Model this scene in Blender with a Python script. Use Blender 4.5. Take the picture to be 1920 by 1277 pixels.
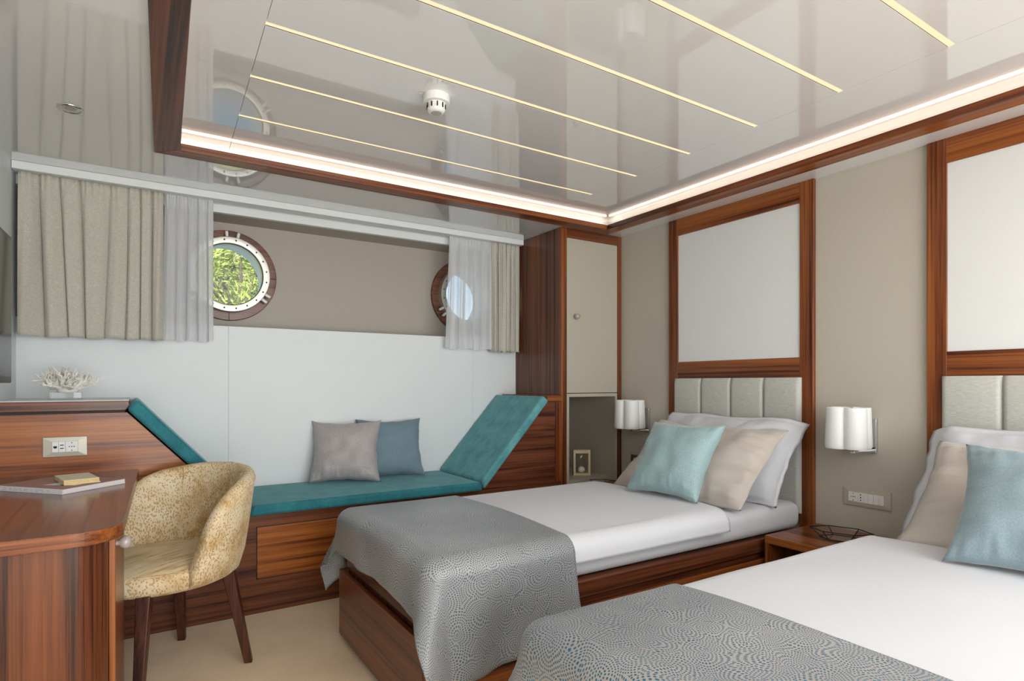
import bpy, bmesh, math, random
from mathutils import Vector, Matrix, noise

for o in list(bpy.data.objects):
    bpy.data.objects.remove(o, do_unlink=True)
sc = bpy.context.scene
COL = sc.collection

# ------------------------------------------------------------------ camera
cam = bpy.data.cameras.new('camera')
cam.sensor_width = 36.0
cam.lens = 1107.0 / 1920.0 * 36.0
cam.shift_y = 80.5 / 1920.0
cam.clip_start = 0.02
cam.clip_end = 500
cam_o = bpy.data.objects.new('camera', cam)
COL.objects.link(cam_o)
cam_o.location = (0, 0, 1.1)
cam_o.rotation_euler = (math.radians(90), 0, math.radians(-32.67))
sc.camera = cam_o

# ------------------------------------------------------------------ world and lights
wd = bpy.data.worlds.new('world'); sc.world = wd; wd.use_nodes = True
wn = wd.node_tree; wn.nodes.clear()
sky = wn.nodes.new('ShaderNodeTexSky')
sky.sky_type = 'NISHITA'
sky.sun_disc = False
sky.sun_elevation = math.radians(48)
sky.sun_rotation = math.radians(200)
sky.air_density = 1.0; sky.dust_density = 0.6; sky.ozone_density = 1.6
bg = wn.nodes.new('ShaderNodeBackground'); bg.inputs[1].default_value = 0.27
wo = wn.nodes.new('ShaderNodeOutputWorld')
wn.links.new(sky.outputs[0], bg.inputs[0]); wn.links.new(bg.outputs[0], wo.inputs[0])

sun = bpy.data.lights.new('sun', 'SUN'); sun.energy = 8.5; sun.color = (1, .95, .86); sun.angle = .01
sun_o = bpy.data.objects.new('sun', sun); COL.objects.link(sun_o)
sun_o.rotation_euler = (math.radians(44), 0, math.radians(-22))

def area(name, loc, rot, sx, sy, power, col):
    l = bpy.data.lights.new(name, 'AREA'); l.shape = 'RECTANGLE'; l.size = sx; l.size_y = sy
    l.energy = power; l.color = col
    o = bpy.data.objects.new(name, l); COL.objects.link(o); o.location = loc
    o.rotation_euler = [math.radians(a) for a in rot]
    return o
# added fill light at the aft end, standing in for companionway daylight
area('aft_fill_light', (1.05, -2.52, 1.05), (94, 0, 0), 3.2, 2.0, 125, (.92, .97, 1.0))
# added downward fill behind the viewer, standing in for a ceiling lamp
area('overhead_fill_light', (1.35, -.8, 2.075), (0, 0, 0), 1.9, 1.2, 24, (.98, .98, 1))

sc.view_settings.view_transform = 'Standard'
sc.view_settings.look = 'None'
sc.view_settings.gamma = 1.0
sc.view_settings.use_curve_mapping = False
sc.view_settings.exposure = 0.0

# ------------------------------------------------------------------ materials
def srgb(r, g, b):
    f = lambda c: ((c / 255 + .055) / 1.055) ** 2.4 if c > 10 else c / 255 / 12.92
    return (f(r), f(g), f(b), 1)

class NT:
    def __init__(s, name):
        s.m = bpy.data.materials.new(name); s.m.use_nodes = True
        s.t = s.m.node_tree; s.n = s.t.nodes
        s.b = s.n['Principled BSDF']
    def new(s, t, **k):
        n = s.n.new(t)
        for a, v in k.items(): setattr(n, a, v)
        return n
    def l(s, a, b): s.t.links.new(a, b)
    def val(s, v):
        n = s.new('ShaderNodeValue'); n.outputs[0].default_value = v; return n.outputs[0]
    def math(s, op, a, b=None, c=None):
        n = s.new('ShaderNodeMath', operation=op)
        for i, x in enumerate((a, b, c)):
            if x is None: continue
            if isinstance(x, (int, float)): n.inputs[i].default_value = x
            else: s.l(x, n.inputs[i])
        return n.outputs[0]
    def noise(s, vec, scale, detail=3, rough=.5, dist=0):
        n = s.new('ShaderNodeTexNoise'); n.inputs['Scale'].default_value = scale
        n.inputs['Detail'].default_value = detail; n.inputs['Roughness'].default_value = rough
        n.inputs['Distortion'].default_value = dist
        s.l(vec, n.inputs['Vector']); return n.outputs['Fac']
    def voro(s, vec, scale, feature='F1'):
        n = s.new('ShaderNodeTexVoronoi', feature=feature); n.inputs['Scale'].default_value = scale
        s.l(vec, n.inputs['Vector']); return n.outputs['Distance']
    def mapping(s, vec, scale=(1, 1, 1), loc=(0, 0, 0), rot=(0, 0, 0)):
        n = s.new('ShaderNodeMapping'); n.inputs['Scale'].default_value = scale
        n.inputs['Location'].default_value = loc; n.inputs['Rotation'].default_value = rot
        s.l(vec, n.inputs['Vector']); return n.outputs[0]
    def coord(s, which='Object'):
        return s.new('ShaderNodeTexCoord').outputs[which]
    def ramp(s, fac, stops):
        n = s.new('ShaderNodeValToRGB'); e = n.color_ramp.elements
        while len(e) > 1: e.remove(e[-1])
        e[0].position = stops[0][0]; e[0].color = stops[0][1]
        for p, c in stops[1:]:
            x = e.new(p); x.color = c
        s.l(fac, n.inputs[0]); return n.outputs[0]
    def mix(s, fac, a, b):
        n = s.new('ShaderNodeMix', data_type='RGBA')
        if isinstance(fac, (int, float)): n.inputs[0].default_value = fac
        else: s.l(fac, n.inputs[0])
        for i, x in ((6, a), (7, b)):
            if isinstance(x, tuple): n.inputs[i].default_value = x
            else: s.l(x, n.inputs[i])
        return n.outputs[2]
    def bump(s, h, strength=.2, dist=.002):
        n = s.new('ShaderNodeBump'); n.inputs['Strength'].default_value = strength
        n.inputs['Distance'].default_value = dist
        s.l(h, n.inputs['Height']); s.l(n.outputs[0], s.b.inputs['Normal'])
    def set(s, **k):
        for a, v in k.items():
            i = s.b.inputs[a.replace('_', ' ')]
            if isinstance(v, (int, float, tuple)): i.default_value = v
            else: s.l(v, i)

MAT = {}
def plain(name, col, rough=.5, metal=0, coat=0, spec=.5, noise_amt=.04, nscale=6):
    t = NT(name); c = t.coord()
    n = t.noise(c, nscale, 4)
    d = tuple(x * (1 - noise_amt) for x in col[:3]) + (1,)
    u = tuple(min(1, x * (1 + noise_amt)) for x in col[:3]) + (1,)
    t.set(Base_Color=t.ramp(n, [(.3, d), (.7, u)]), Roughness=rough, Metallic=metal)
    t.set(Coat_Weight=coat, Coat_Roughness=.04, Specular_IOR_Level=spec)
    MAT[name] = t.m
    return t.m

def wood(name, axis, dark, mid, light, rough=.3, band=24, coat=.08, wav=.0):
    t = NT(name)
    c = t.coord()
    info = t.new('ShaderNodeObjectInfo').outputs['Random']
    comb = t.new('ShaderNodeCombineXYZ')
    r = t.math('MULTIPLY', info, 7.0)
    for i in range(3): t.l(r, comb.inputs[i])
    add = t.new('ShaderNodeVectorMath', operation='ADD'); t.l(c, add.inputs[0]); t.l(comb.outputs[0], add.inputs[1])
    v = add.outputs[0]
    def sca(al, ac):
        s = [ac, ac, ac]; s['XYZ'.index(axis)] = al; return tuple(s)
    n1 = t.noise(t.mapping(v, sca(.5, band)), 1.0, 3, .6, .35 + wav)
    n2 = t.noise(t.mapping(v, sca(1.0, band * 4.5)), 1.0, 3, .6, .25)
    n3 = t.noise(t.mapping(v, sca(8, 420)), 1.0, 2, .6)
    f = t.math('ADD', t.math('MULTIPLY', n1, .55), t.math('ADD', t.math('MULTIPLY', n2, .33), t.math('MULTIPLY', n3, .12)))
    colr = t.ramp(f, [(.39, dark), (.465, mid), (.53, tuple(.5 * (a + b) for a, b in zip(mid, light))), (.61, light)])
    t.set(Base_Color=colr, Roughness=rough, Coat_Weight=coat, Coat_Roughness=.08, Specular_IOR_Level=.38)
    t.bump(n3, .06, .0006)
    MAT[name] = t.m
    return t.m

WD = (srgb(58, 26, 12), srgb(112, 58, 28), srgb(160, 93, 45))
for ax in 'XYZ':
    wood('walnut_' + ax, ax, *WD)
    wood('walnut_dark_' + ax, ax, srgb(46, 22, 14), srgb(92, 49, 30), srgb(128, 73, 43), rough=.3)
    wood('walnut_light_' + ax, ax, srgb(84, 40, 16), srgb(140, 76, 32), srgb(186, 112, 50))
wood('walnut_figured', 'X', srgb(52, 24, 14), srgb(88, 46, 29), srgb(124, 72, 46), band=16, wav=1.6)
wood('desk_walnut', 'Y', srgb(74, 40, 27), srgb(116, 68, 46), srgb(142, 90, 64), rough=.18, band=26)
wood('chair_leg_wood', 'Z', srgb(40, 20, 15), srgb(66, 35, 25), srgb(92, 52, 36), rough=.35, coat=0)
wood('porthole_wood', 'X', srgb(72, 40, 28), srgb(108, 66, 48), srgb(140, 92, 70), rough=.3)

plain('white_wall', srgb(226, 230, 231), .45, noise_amt=.01)
plain('white_panel', srgb(232, 233, 232), .4, noise_amt=.006, spec=.3)
plain('gloss_ceiling', srgb(228, 229, 231), .025, coat=1.0, noise_amt=.004, spec=.7)
plain('white_paint', srgb(232, 234, 234), .4, noise_amt=.01)
plain('hull_white', srgb(222, 236, 238), .4, noise_amt=.02)
plain('seam', srgb(120, 122, 122), .7)

def taupe(name, col):
    t = NT(name); c = t.coord()
    n = t.noise(t.mapping(c, (1, 1, 1)), 420, 2)
    t.set(Base_Color=t.mix(n, tuple(x * .93 for x in col[:3]) + (1,), tuple(min(1, x * 1.05) for x in col[:3]) + (1,)), Roughness=.5)
    t.bump(n, .05, .0005); MAT[name] = t.m
taupe('taupe_wall', srgb(197, 189, 175))
taupe('taupe_door', srgb(182, 174, 158))
taupe('taupe_niche', srgb(176, 167, 156))
plain('steel', srgb(196, 192, 184), .38, metal=.6, noise_amt=.03)
plain('chrome', srgb(215, 215, 215), .08, metal=1, noise_amt=.01)
plain('dark_metal', srgb(38, 38, 36), .4, metal=.6)
plain('brushed_champagne', srgb(196, 190, 174), .35, metal=.15, noise_amt=.02)
plain('bronze_bezel', srgb(92, 87, 76), .35, metal=.1, noise_amt=.02)
plain('white_plastic', srgb(236, 236, 234), .35, noise_amt=.005)
plain('grey_plastic', srgb(176, 176, 178), .4, noise_amt=.01)
plain('black_hole', srgb(22, 22, 22), .6)
plain('knob_grey', srgb(172, 160, 158), .15, coat=.6, noise_amt=.01)
plain('screen_black', srgb(20, 21, 20), .08, noise_amt=.01, spec=.35)
plain('tv_frame', srgb(42, 40, 46), .35)
plain('paper_white', srgb(232, 230, 232), .7, noise_amt=.01)
plain('magazine_pink', srgb(178, 138, 128), .6, noise_amt=.03, nscale=14)
plain('cream_cover', srgb(238, 234, 208), .6, noise_amt=.02)
plain('cream_pages', srgb(228, 200, 138), .8, noise_amt=.12, nscale=120)
plain('ink_grey', srgb(90, 90, 94), .6)
plain('ink_pale', srgb(186, 178, 182), .6)
plain('coral_white', srgb(236, 233, 226), .8, noise_amt=.08, nscale=90)
plain('pale_wood', srgb(214, 197, 164), .5, noise_amt=.06, nscale=40)
plain('sand_white', srgb(232, 228, 214), .9, noise_amt=.05, nscale=500)
plain('rose_gold', srgb(222, 176, 150), .3, metal=.3)

def thin_glass(name, tint=(1, 1, 1, 1), refl=1.0, rough=0.0):
    t = NT(name); t.n.remove(t.b)
    out = [n for n in t.n if n.type == 'OUTPUT_MATERIAL'][0]
    tr = t.new('ShaderNodeBsdfTransparent'); tr.inputs[0].default_value = tint
    gl = t.new('ShaderNodeBsdfGlossy'); gl.inputs['Roughness'].default_value = rough
    lw = t.new('ShaderNodeLayerWeight'); lw.inputs[0].default_value = .5
    f = t.math('MULTIPLY', t.math('ADD', .04, t.math('MULTIPLY', t.math('POWER', lw.outputs['Facing'], 4.0), .75)), refl)
    mx = t.new('ShaderNodeMixShader'); t.l(f, mx.inputs[0]); t.l(tr.outputs[0], mx.inputs[1]); t.l(gl.outputs[0], mx.inputs[2])
    t.l(mx.outputs[0], out.inputs[0]); MAT[name] = t.m
thin_glass('pane_glass', (.96, .99, .99, 1), .7)
thin_glass('tray_glass', (.985, .985, .97, 1), 1.1)
thin_glass('acrylic', (.95, .97, .96, 1), 1.0)
thin_glass('bulb_glass', (.97, .98, .97, 1), 2.2, .03)

def fabric(name, a, b, scale=500, rough=.9, sheen=.3, bump=.15, streak=None, big=.0, bigscale=6, sheen_tint=None, mottle=None):
    t = NT(name); c = t.coord()
    n = t.noise(c, scale, 2, .6)
    f = n
    if streak:
        n2 = t.noise(t.mapping(c, streak), 1, 2, .6); n3 = t.noise(t.mapping(c, streak[::-1]), 1, 2, .6)
        f = t.math('ADD', t.math('MULTIPLY', n, .3), t.math('MULTIPLY', t.math('ADD', n2, n3), .35))
    if big:
        nb = t.noise(c, bigscale, 5, .62)
        f = t.math('ADD', t.math('MULTIPLY', f, 1 - big), t.math('MULTIPLY', nb, big))
    t.set(Base_Color=t.ramp(f, [(.36, a), (.64, b)]), Roughness=rough, Sheen_Weight=sheen, Sheen_Roughness=.4)
    if sheen_tint: t.set(Sheen_Tint=sheen_tint)
    t.bump(n, bump, .0015); MAT[name] = t.m
fabric('linen_drape', srgb(176, 170, 156), srgb(213, 208, 196), 500, streak=(60, 60, 700))
fabric('headboard_linen', srgb(178, 177, 168), srgb(212, 211, 204), 700, streak=(500, 40, 600))
fabric('teal_velvet_painted_sheen', srgb(58, 128, 136), srgb(112, 176, 180), 300, rough=.8, sheen=.5, big=.5, bigscale=11, sheen_tint=srgb(190, 232, 232))  # paler copy of the teal velvet, nap sheen put into its colour
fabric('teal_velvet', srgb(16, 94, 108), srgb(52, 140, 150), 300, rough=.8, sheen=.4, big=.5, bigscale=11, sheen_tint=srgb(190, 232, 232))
fabric('white_linen', srgb(210, 211, 216), srgb(218, 219, 224), 900, sheen=.1, bump=.05)
fabric('beige_satin', srgb(190, 180, 170), srgb(204, 195, 186), 700, rough=.5, sheen=.4, bump=.04)
fabric('aqua_weave', srgb(128, 160, 164), srgb(172, 197, 198), 420, rough=.55, sheen=.5)
fabric('blue_velvet', srgb(126, 147, 155), srgb(146, 165, 171), 260, rough=.8, sheen=.5, big=.3)
fabric('slate_blue_cotton', srgb(104, 128, 140), srgb(124, 147, 158), 260, rough=.8, sheen=.3, big=.2)
fabric('lilac_grey_weave', srgb(156, 148, 148), srgb(192, 184, 182), 420, rough=.55, sheen=.4)
fabric('carpet', srgb(228, 197, 156), srgb(248, 225, 190), 320, rough=1, sheen=.4, bump=.5, big=.5, bigscale=4)

# gold velvet with lizard-like flecks
t = NT('gold_velvet'); c = t.coord()
w = t.noise(c, 8, 4, .6)
dv = t.voro(t.mapping(c, (1, 1, .62)), 150)
spots = t.math('LESS_THAN', t.math('ADD', dv, t.math('MULTIPLY', t.noise(c, 60, 2), .3)), t.math('ADD', .30, t.math('MULTIPLY', w, .5)))
base = t.ramp(t.noise(c, 7, 5, .65), [(.36, srgb(194, 158, 104)), (.47, srgb(222, 200, 160)), (.64, srgb(236, 221, 192))])
colr = t.mix(t.math('MULTIPLY', spots, .7), base, srgb(174, 130, 72))
t.set(Base_Color=colr, Roughness=.7, Sheen_Weight=.35, Sheen_Roughness=.35, Sheen_Tint=srgb(240, 225, 190))
t.bump(dv, .35, .003); MAT['gold_velvet'] = t.m
# brushed seat version, no flecks but streaks of nap
t = NT('gold_velvet_seat'); c = t.coord()
st = t.noise(t.mapping(c, (10, 70, 30), rot=(0, 0, .9)), 1, 4, .6)
st2 = t.noise(c, 6, 4, .6)
f = t.math('ADD', t.math('MULTIPLY', st, .6), t.math('MULTIPLY', st2, .4))
t.set(Base_Color=t.ramp(f, [(.36, srgb(170, 124, 66)), (.46, srgb(214, 184, 134)), (.6, srgb(236, 219, 186))]), Roughness=.7, Sheen_Weight=.5, Sheen_Tint=srgb(240, 225, 190))
t.bump(st, .2, .002); MAT['gold_velvet_seat'] = t.m

# runner: taupe satin woven with rings of teal dots (uv in metres)
t = NT('dotted_satin'); uv = t.coord('UV')
wn_ = t.new('ShaderNodeTexNoise'); wn_.inputs['Scale'].default_value = 11; wn_.inputs['Detail'].default_value = 1.5
t.l(uv, wn_.inputs['Vector'])
sub = t.new('ShaderNodeVectorMath', operation='SUBTRACT'); t.l(wn_.outputs['Color'], sub.inputs[0]); sub.inputs[1].default_value = (.5, .5, .5)
scl = t.new('ShaderNodeVectorMath', operation='SCALE'); t.l(sub.outputs[0], scl.inputs[0]); scl.inputs['Scale'].default_value = .06
wv_ = t.new('ShaderNodeVectorMath', operation='ADD'); t.l(uv, wv_.inputs[0]); t.l(scl.outputs[0], wv_.inputs[1])
vor = t.new('ShaderNodeTexVoronoi', voronoi_dimensions='2D'); vor.inputs['Scale'].default_value = 12.0
t.l(wv_.outputs[0], vor.inputs['Vector'])
dif = t.new('ShaderNodeVectorMath', operation='SUBTRACT'); t.l(wv_.outputs[0], dif.inputs[0]); t.l(vor.outputs['Position'], dif.inputs[1])
sep = t.new('ShaderNodeSeparateXYZ'); t.l(dif.outputs[0], sep.inputs[0])
rr_ = t.math('SQRT', t.math('ADD', t.math('MULTIPLY', sep.outputs[0], sep.outputs[0]), t.math('MULTIPLY', sep.outputs[1], sep.outputs[1])))
S_ = .0077; DS = .0067
rk = t.math('MULTIPLY', t.math('ADD', t.math('FLOOR', t.math('DIVIDE', rr_, S_)), .5), S_)
nn = t.math('MAXIMUM', t.math('ROUND', t.math('DIVIDE', t.math('MULTIPLY', rk, 6.2832), DS)), 1.0)
an = t.math('ADD', t.math('DIVIDE', t.math('ARCTAN2', sep.outputs[1], sep.outputs[0]), 6.2832), .5)
dx_ = t.math('MULTIPLY', t.math('SUBTRACT', t.math('FRACT', t.math('MULTIPLY', an, nn)), .5), t.math('DIVIDE', t.math('MULTIPLY', rk, 6.2832), nn))
dr_ = t.math('SUBTRACT', rr_, rk)
dd_ = t.math('SQRT', t.math('ADD', t.math('MULTIPLY', dx_, dx_), t.math('MULTIPLY', dr_, dr_)))
msk = t.math('LESS_THAN', dd_, .0022)
sh = t.noise(uv, 3, 3)
basec = t.ramp(sh, [(.3, srgb(152, 144, 138)), (.7, srgb(178, 171, 165))])
t.set(Base_Color=t.mix(msk, basec, srgb(18, 98, 126)), Roughness=.38, Sheen_Weight=.12, Sheen_Tint=srgb(190, 212, 232), Specular_IOR_Level=.6)
t.bump(t.math('SUBTRACT', 1.0, msk), .12, .001); MAT['dotted_satin'] = t.m

# sheer curtain
t = NT('sheer_voile'); out = [n for n in t.n if n.type == 'OUTPUT_MATERIAL'][0]
c = t.coord()
tr = t.new('ShaderNodeBsdfTransparent')
df = t.new('ShaderNodeBsdfDiffuse'); df.inputs[0].default_value = srgb(238, 238, 240)
tl = t.new('ShaderNodeBsdfTranslucent'); tl.inputs[0].default_value = srgb(236, 237, 240)
m1 = t.new('ShaderNodeMixShader'); m1.inputs[0].default_value = .25
t.l(df.outputs[0], m1.inputs[1]); t.l(tl.outputs[0], m1.inputs[2])
lw = t.new('ShaderNodeLayerWeight'); lw.inputs[0].default_value = .45
weave = t.noise(t.mapping(c, (900, 900, 900)), 1, 1)
op = t.math('ADD', .64, t.math('ADD', t.math('MULTIPLY', lw.outputs['Facing'], .5), t.math('MULTIPLY', weave, .16)))
op = t.math('MINIMUM', op, 1.0)
m2 = t.new('ShaderNodeMixShader'); t.l(op, m2.inputs[0]); t.l(tr.outputs[0], m2.inputs[1]); t.l(m1.outputs[0], m2.inputs[2])
t.n.remove(t.b); t.l(m2.outputs[0], out.inputs[0]); MAT['sheer_voile'] = t.m

# opal glass lamp shade
t = NT('opal_glass'); t.set(Base_Color=srgb(240, 240, 238), Roughness=.45, Coat_Weight=0.0, Subsurface_Weight=.3, Subsurface_Radius=(.02, .02, .02), Subsurface_Scale=.3)
MAT['opal_glass'] = t.m

def emit(name, col, strength):
    t = NT(name); t.set(Base_Color=(0, 0, 0, 1), Emission_Color=col, Emission_Strength=strength); MAT[name] = t.m
emit('led_diffuser', (1, .70, .43, 1), 1.3)
emit('cove_led', (1, .84, .66, 1), 5.5)

# outdoors
t = NT('pine_needles'); c = t.coord()
info = t.new('ShaderNodeObjectInfo').outputs['Random']
n = t.noise(c, 2.2, 4, .6)
n2 = t.noise(c, 11, 2, .6)
f = t.math('ADD', t.math('MULTIPLY', n, .6), t.math('MULTIPLY', n2, .4))
t.set(Base_Color=t.ramp(f, [(.34, srgb(88, 108, 40)), (.5, srgb(150, 168, 62)), (.64, srgb(196, 204, 104))]), Roughness=.7)
t.set(Subsurface_Weight=0.0); MAT['pine_needles'] = t.m
plain('pine_bark', srgb(96, 84, 68), .9, noise_amt=.25, nscale=9)
t = NT('hill_ground'); c = t.coord(); n = t.noise(c, .9, 6, .65)
t.set(Base_Color=t.ramp(n, [(.36, srgb(84, 96, 52)), (.5, srgb(140, 136, 84)), (.62, srgb(196, 186, 158))]), Roughness=.95); MAT['hill_ground'] = t.m
t = NT('sea_water'); c = t.coord(); n = t.noise(c, 1.5, 5, .6)
t.set(Base_Color=srgb(30, 96, 122), Roughness=.12); t.bump(n, .4, .1); MAT['sea_water'] = t.m

# ------------------------------------------------------------------ mesh helpers
OFF = {}     # world offset of each object's local frame (for unrotated frames)
def tag(o, label=None, cat=None, group=None, kind=None):
    if label: o['label'] = label
    if cat: o['category'] = cat
    if group: o['group'] = group
    if kind: o['kind'] = kind
    return o

def thing(name, loc, label, cat, group=None, kind=None):
    o = bpy.data.objects.new(name, None); COL.objects.link(o)
    o.empty_display_size = .05
    o.location = loc; OFF[o.name] = Vector(loc)
    return tag(o, label, cat, group, kind)

def finish(name, bm, mat, parent=None, smooth=False, local=False, angle=40, mods=()):
    """one mesh object; vertices are given in world space unless local=True"""
    bmesh.ops.recalc_face_normals(bm, faces=bm.faces)
    me = bpy.data.meshes.new(name)
    off = Vector((0, 0, 0))
    if parent is not None:
        off = OFF.get(parent.name, Vector((0, 0, 0)))
    elif not local and len(bm.verts):
        xs = [v.co.x for v in bm.verts]; ys = [v.co.y for v in bm.verts]; zs = [v.co.z for v in bm.verts]
        off = Vector(((min(xs) + max(xs)) / 2, (min(ys) + max(ys)) / 2, min(zs)))
    if not local:
        for v in bm.verts: v.co -= off
    bm.to_mesh(me); bm.free()
    if isinstance(mat, (list, tuple)):
        for m in mat: me.materials.append(MAT[m])
    else: me.materials.append(MAT[mat])
    if smooth:
        me.polygons.foreach_set('use_smooth', [True] * len(me.polygons))
    o = bpy.data.objects.new(name, me); COL.objects.link(o)
    if parent is not None:
        o.parent = parent; OFF[o.name] = off
    elif not local:
        o.location = off; OFF[o.name] = off
    else: OFF[o.name] = Vector((0, 0, 0))
    if smooth and angle == 40:
        wnm = o.modifiers.new('weighted', 'WEIGHTED_NORMAL'); wnm.keep_sharp = True; wnm.weight = 90
        angle = 65
    if smooth and angle:
        me.set_sharp_from_angle(angle=math.radians(angle))
    return o

def bevel_bm(bm, r, seg=2, edges=None):
    if r > 0:
        bmesh.ops.bevel(bm, geom=edges or bm.edges[:], offset=r, segments=seg, profile=.5, affect='EDGES', clamp_overlap=True)

def add_box(bm, x0, x1, y0, y1, z0, z1):
    v = [bm.verts.new((x, y, z)) for x in (x0, x1) for y in (y0, y1) for z in (z0, z1)]
    for q in ((0, 1, 3, 2), (4, 6, 7, 5), (0, 4, 5, 1), (2, 3, 7, 6), (0, 2, 6, 4), (1, 5, 7, 3)):
        bm.faces.new([v[i] for i in q])
    return v

def box(name, x0, x1, y0, y1, z0, z1, mat, parent=None, bev=.0015, seg=2, local=False):
    bm = bmesh.new(); add_box(bm, x0, x1, y0, y1, z0, z1); bevel_bm(bm, bev, seg)
    return finish(name, bm, mat, parent, smooth=bev > 0, local=local)

def add_prism(bm, pts, axis, lo, hi):
    def P(a, b, c):
        return {'Z': (a, b, c), 'Y': (a, c, b), 'X': (c, a, b)}[axis]
    lo_v = [bm.verts.new(P(a, b, lo)) for a, b in pts]; hi_v = [bm.verts.new(P(a, b, hi)) for a, b in pts]
    n = len(pts)
    bm.faces.new(lo_v); bm.faces.new(hi_v[::-1])
    for i in range(n):
        bm.faces.new((lo_v[i], lo_v[(i + 1) % n], hi_v[(i + 1) % n], hi_v[i]))

def prism(name, pts, axis, lo, hi, mat, parent=None, bev=.0015, seg=2, local=False, smooth=True):
    bm = bmesh.new(); add_prism(bm, pts, axis, lo, hi); 
    bmesh.ops.recalc_face_normals(bm, faces=bm.faces)
    bevel_bm(bm, bev, seg)
    return finish(name, bm, mat, parent, smooth=smooth, local=local)

def add_lathe(bm, prof, n=32, M=Matrix(), closed=True):
    rings = []
    for r, z in prof:
        if r < 1e-6: rings.append([bm.verts.new(M @ Vector((0, 0, z)))])
        else: rings.append([bm.verts.new(M @ Vector((r * math.cos(2 * math.pi * i / n), r * math.sin(2 * math.pi * i / n), z))) for i in range(n)])
    for a, b in zip(rings[:-1], rings[1:]):
        for i in range(n):
            j = (i + 1) % n
            if len(a) == 1 and len(b) == 1: continue
            if len(a) == 1: bm.faces.new((a[0], b[i], b[j]))
            elif len(b) == 1: bm.faces.new((a[i], a[j], b[0]))
            else: bm.faces.new((a[i], a[j], b[j], b[i]))

def lathe(name, prof, mat, parent=None, n=32, M=Matrix(), local=False, angle=40):
    bm = bmesh.new(); add_lathe(bm, prof, n, M)
    return finish(name, bm, mat, parent, smooth=True, local=local, angle=angle)

def add_tube(bm, pts, rad, n=8, cap=True):
    pts = [Vector(p) for p in pts]
    if isinstance(rad, (int, float)): rad = [rad] * len(pts)
    rings = []
    ref = None
    for i, p in enumerate(pts):
        d = (pts[min(i + 1, len(pts) - 1)] - pts[max(i - 1, 0)]).normalized()
        if ref is None:
            ref = Vector((0, 0, 1)) if abs(d.z) < .9 else Vector((1, 0, 0))
        a = d.cross(ref)
        if a.length < 1e-5: a = d.cross(Vector((0, 1, 0)))
        a.normalize(); b = d.cross(a).normalized()
        rings.append([bm.verts.new(p + rad[i] * (math.cos(2 * math.pi * k / n) * a + math.sin(2 * math.pi * k / n) * b)) for k in range(n)])
    for a, b in zip(rings[:-1], rings[1:]):
        for k in range(n):
            bm.faces.new((a[k], a[(k + 1) % n], b[(k + 1) % n], b[k]))
    if cap:
        bm.faces.new(rings[0][::-1]); bm.faces.new(rings[-1])

def copy_tree(o, parent=None):
    c = o.copy(); COL.objects.link(c)
    if parent is not None: c.parent = parent
    for ch in [x for x in bpy.data.objects if x.parent == o]:
        copy_tree(ch, c)
    return c

def to_y(cx, cy, cz):      # lathe axis pointing towards -Y (into the room from the window wall)
    return Matrix.Translation((cx, cy, cz)) @ Matrix.Rotation(math.radians(90), 4, 'X')
def to_negx(cx, cy, cz):   # lathe axis pointing -X (into the room from the headboard wall)
    return Matrix.Translation((cx, cy, cz)) @ Matrix.Rotation(math.radians(-90), 4, 'Y')

# ------------------------------------------------------------------ key dimensions (metres)
XR = 2.835          # headboard wall
YW = 3.563          # window wall
YF = 3.02           # front of bench and tall cabinet
ZC = 2.109          # lower ceiling
ZR = 2.163          # raised ceiling
YB = -2.6          # aft wall
SK = .0366          # left side of the cabin is slightly splayed
def xl(y): return -.4606 + SK * (y - YW)     # left wall line

# ------------------------------------------------------------------ structure
f = tag(box('floor', -.8, 2.95, YB - .1, 3.75, -.04, 0, 'carpet', bev=0), kind='structure')
f['label'] = 'beige short pile carpet on the cabin floor'; f['category'] = 'floor'
# the side wall is turned to follow the splay of the hull
bm = bmesh.new(); add_box(bm, -.06, 0, YB - YW - .1, .26, -.04, 2.2)
wl = tag(finish('wall_left', bm, 'white_wall', local=True), 'plain white side wall carrying the television', 'wall', kind='structure')
wl.location = (xl(YW), YW, 0); wl.rotation_euler = (0, 0, -math.atan(SK))
wr = tag(box('wall_right', XR, XR + .06, YB, 3.8, -.04, 2.2, 'taupe_wall', bev=0), 'taupe fabric-textured wall behind the headboards', 'wall', kind='structure')
wf = tag(box('wall_front', -.8, 2.95, YB - .06, YB, -.04, 2.2, 'white_wall', bev=0), 'white aft wall opposite the portholes', 'wall', kind='structure')

# window wall: lower panels, sill, fascia and recessed hull panel
wb = thing('wall_back', (1.0, YW, 0), 'white panelled wall with a recessed porthole strip', 'wall', kind='structure')
SILL = 1.4135; SOFF = 2.031; YN = 3.78
cuts = [xl(YW) - .05, .438, 1.963, 2.9]
for a, b in zip(cuts[:-1], cuts[1:]):
    box('wall_panel', a + .0003, b - .0003, YW, YW + .05, 0, SILL, 'white_wall', wb, bev=.0006, seg=1)
box('seam_backing', cuts[0], cuts[-1], YW + .03, YW + .12, 0, SILL - .002, 'seam', wb, bev=0)
box('sill', cuts[0], cuts[-1], YW + .05, YN + .05, SILL - .03, SILL, 'taupe_niche', wb, bev=0)
box('fascia', cuts[0], cuts[-1], YW, YW + .03, SOFF, 2.2, 'white_paint', wb, bev=.001)
box('soffit', cuts[0], cuts[-1], YW + .03, YN + .08, SOFF, 2.2, 'taupe_niche', wb, bev=0)
box('lower_hull', -.8, 2.95, YW + .05, 3.9, -.04, SILL - .03, 'hull_white', wb, bev=0)
PORT = [(.465, 1.724), (2.008, 1.724)]
RH = .2            # hole radius
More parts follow.
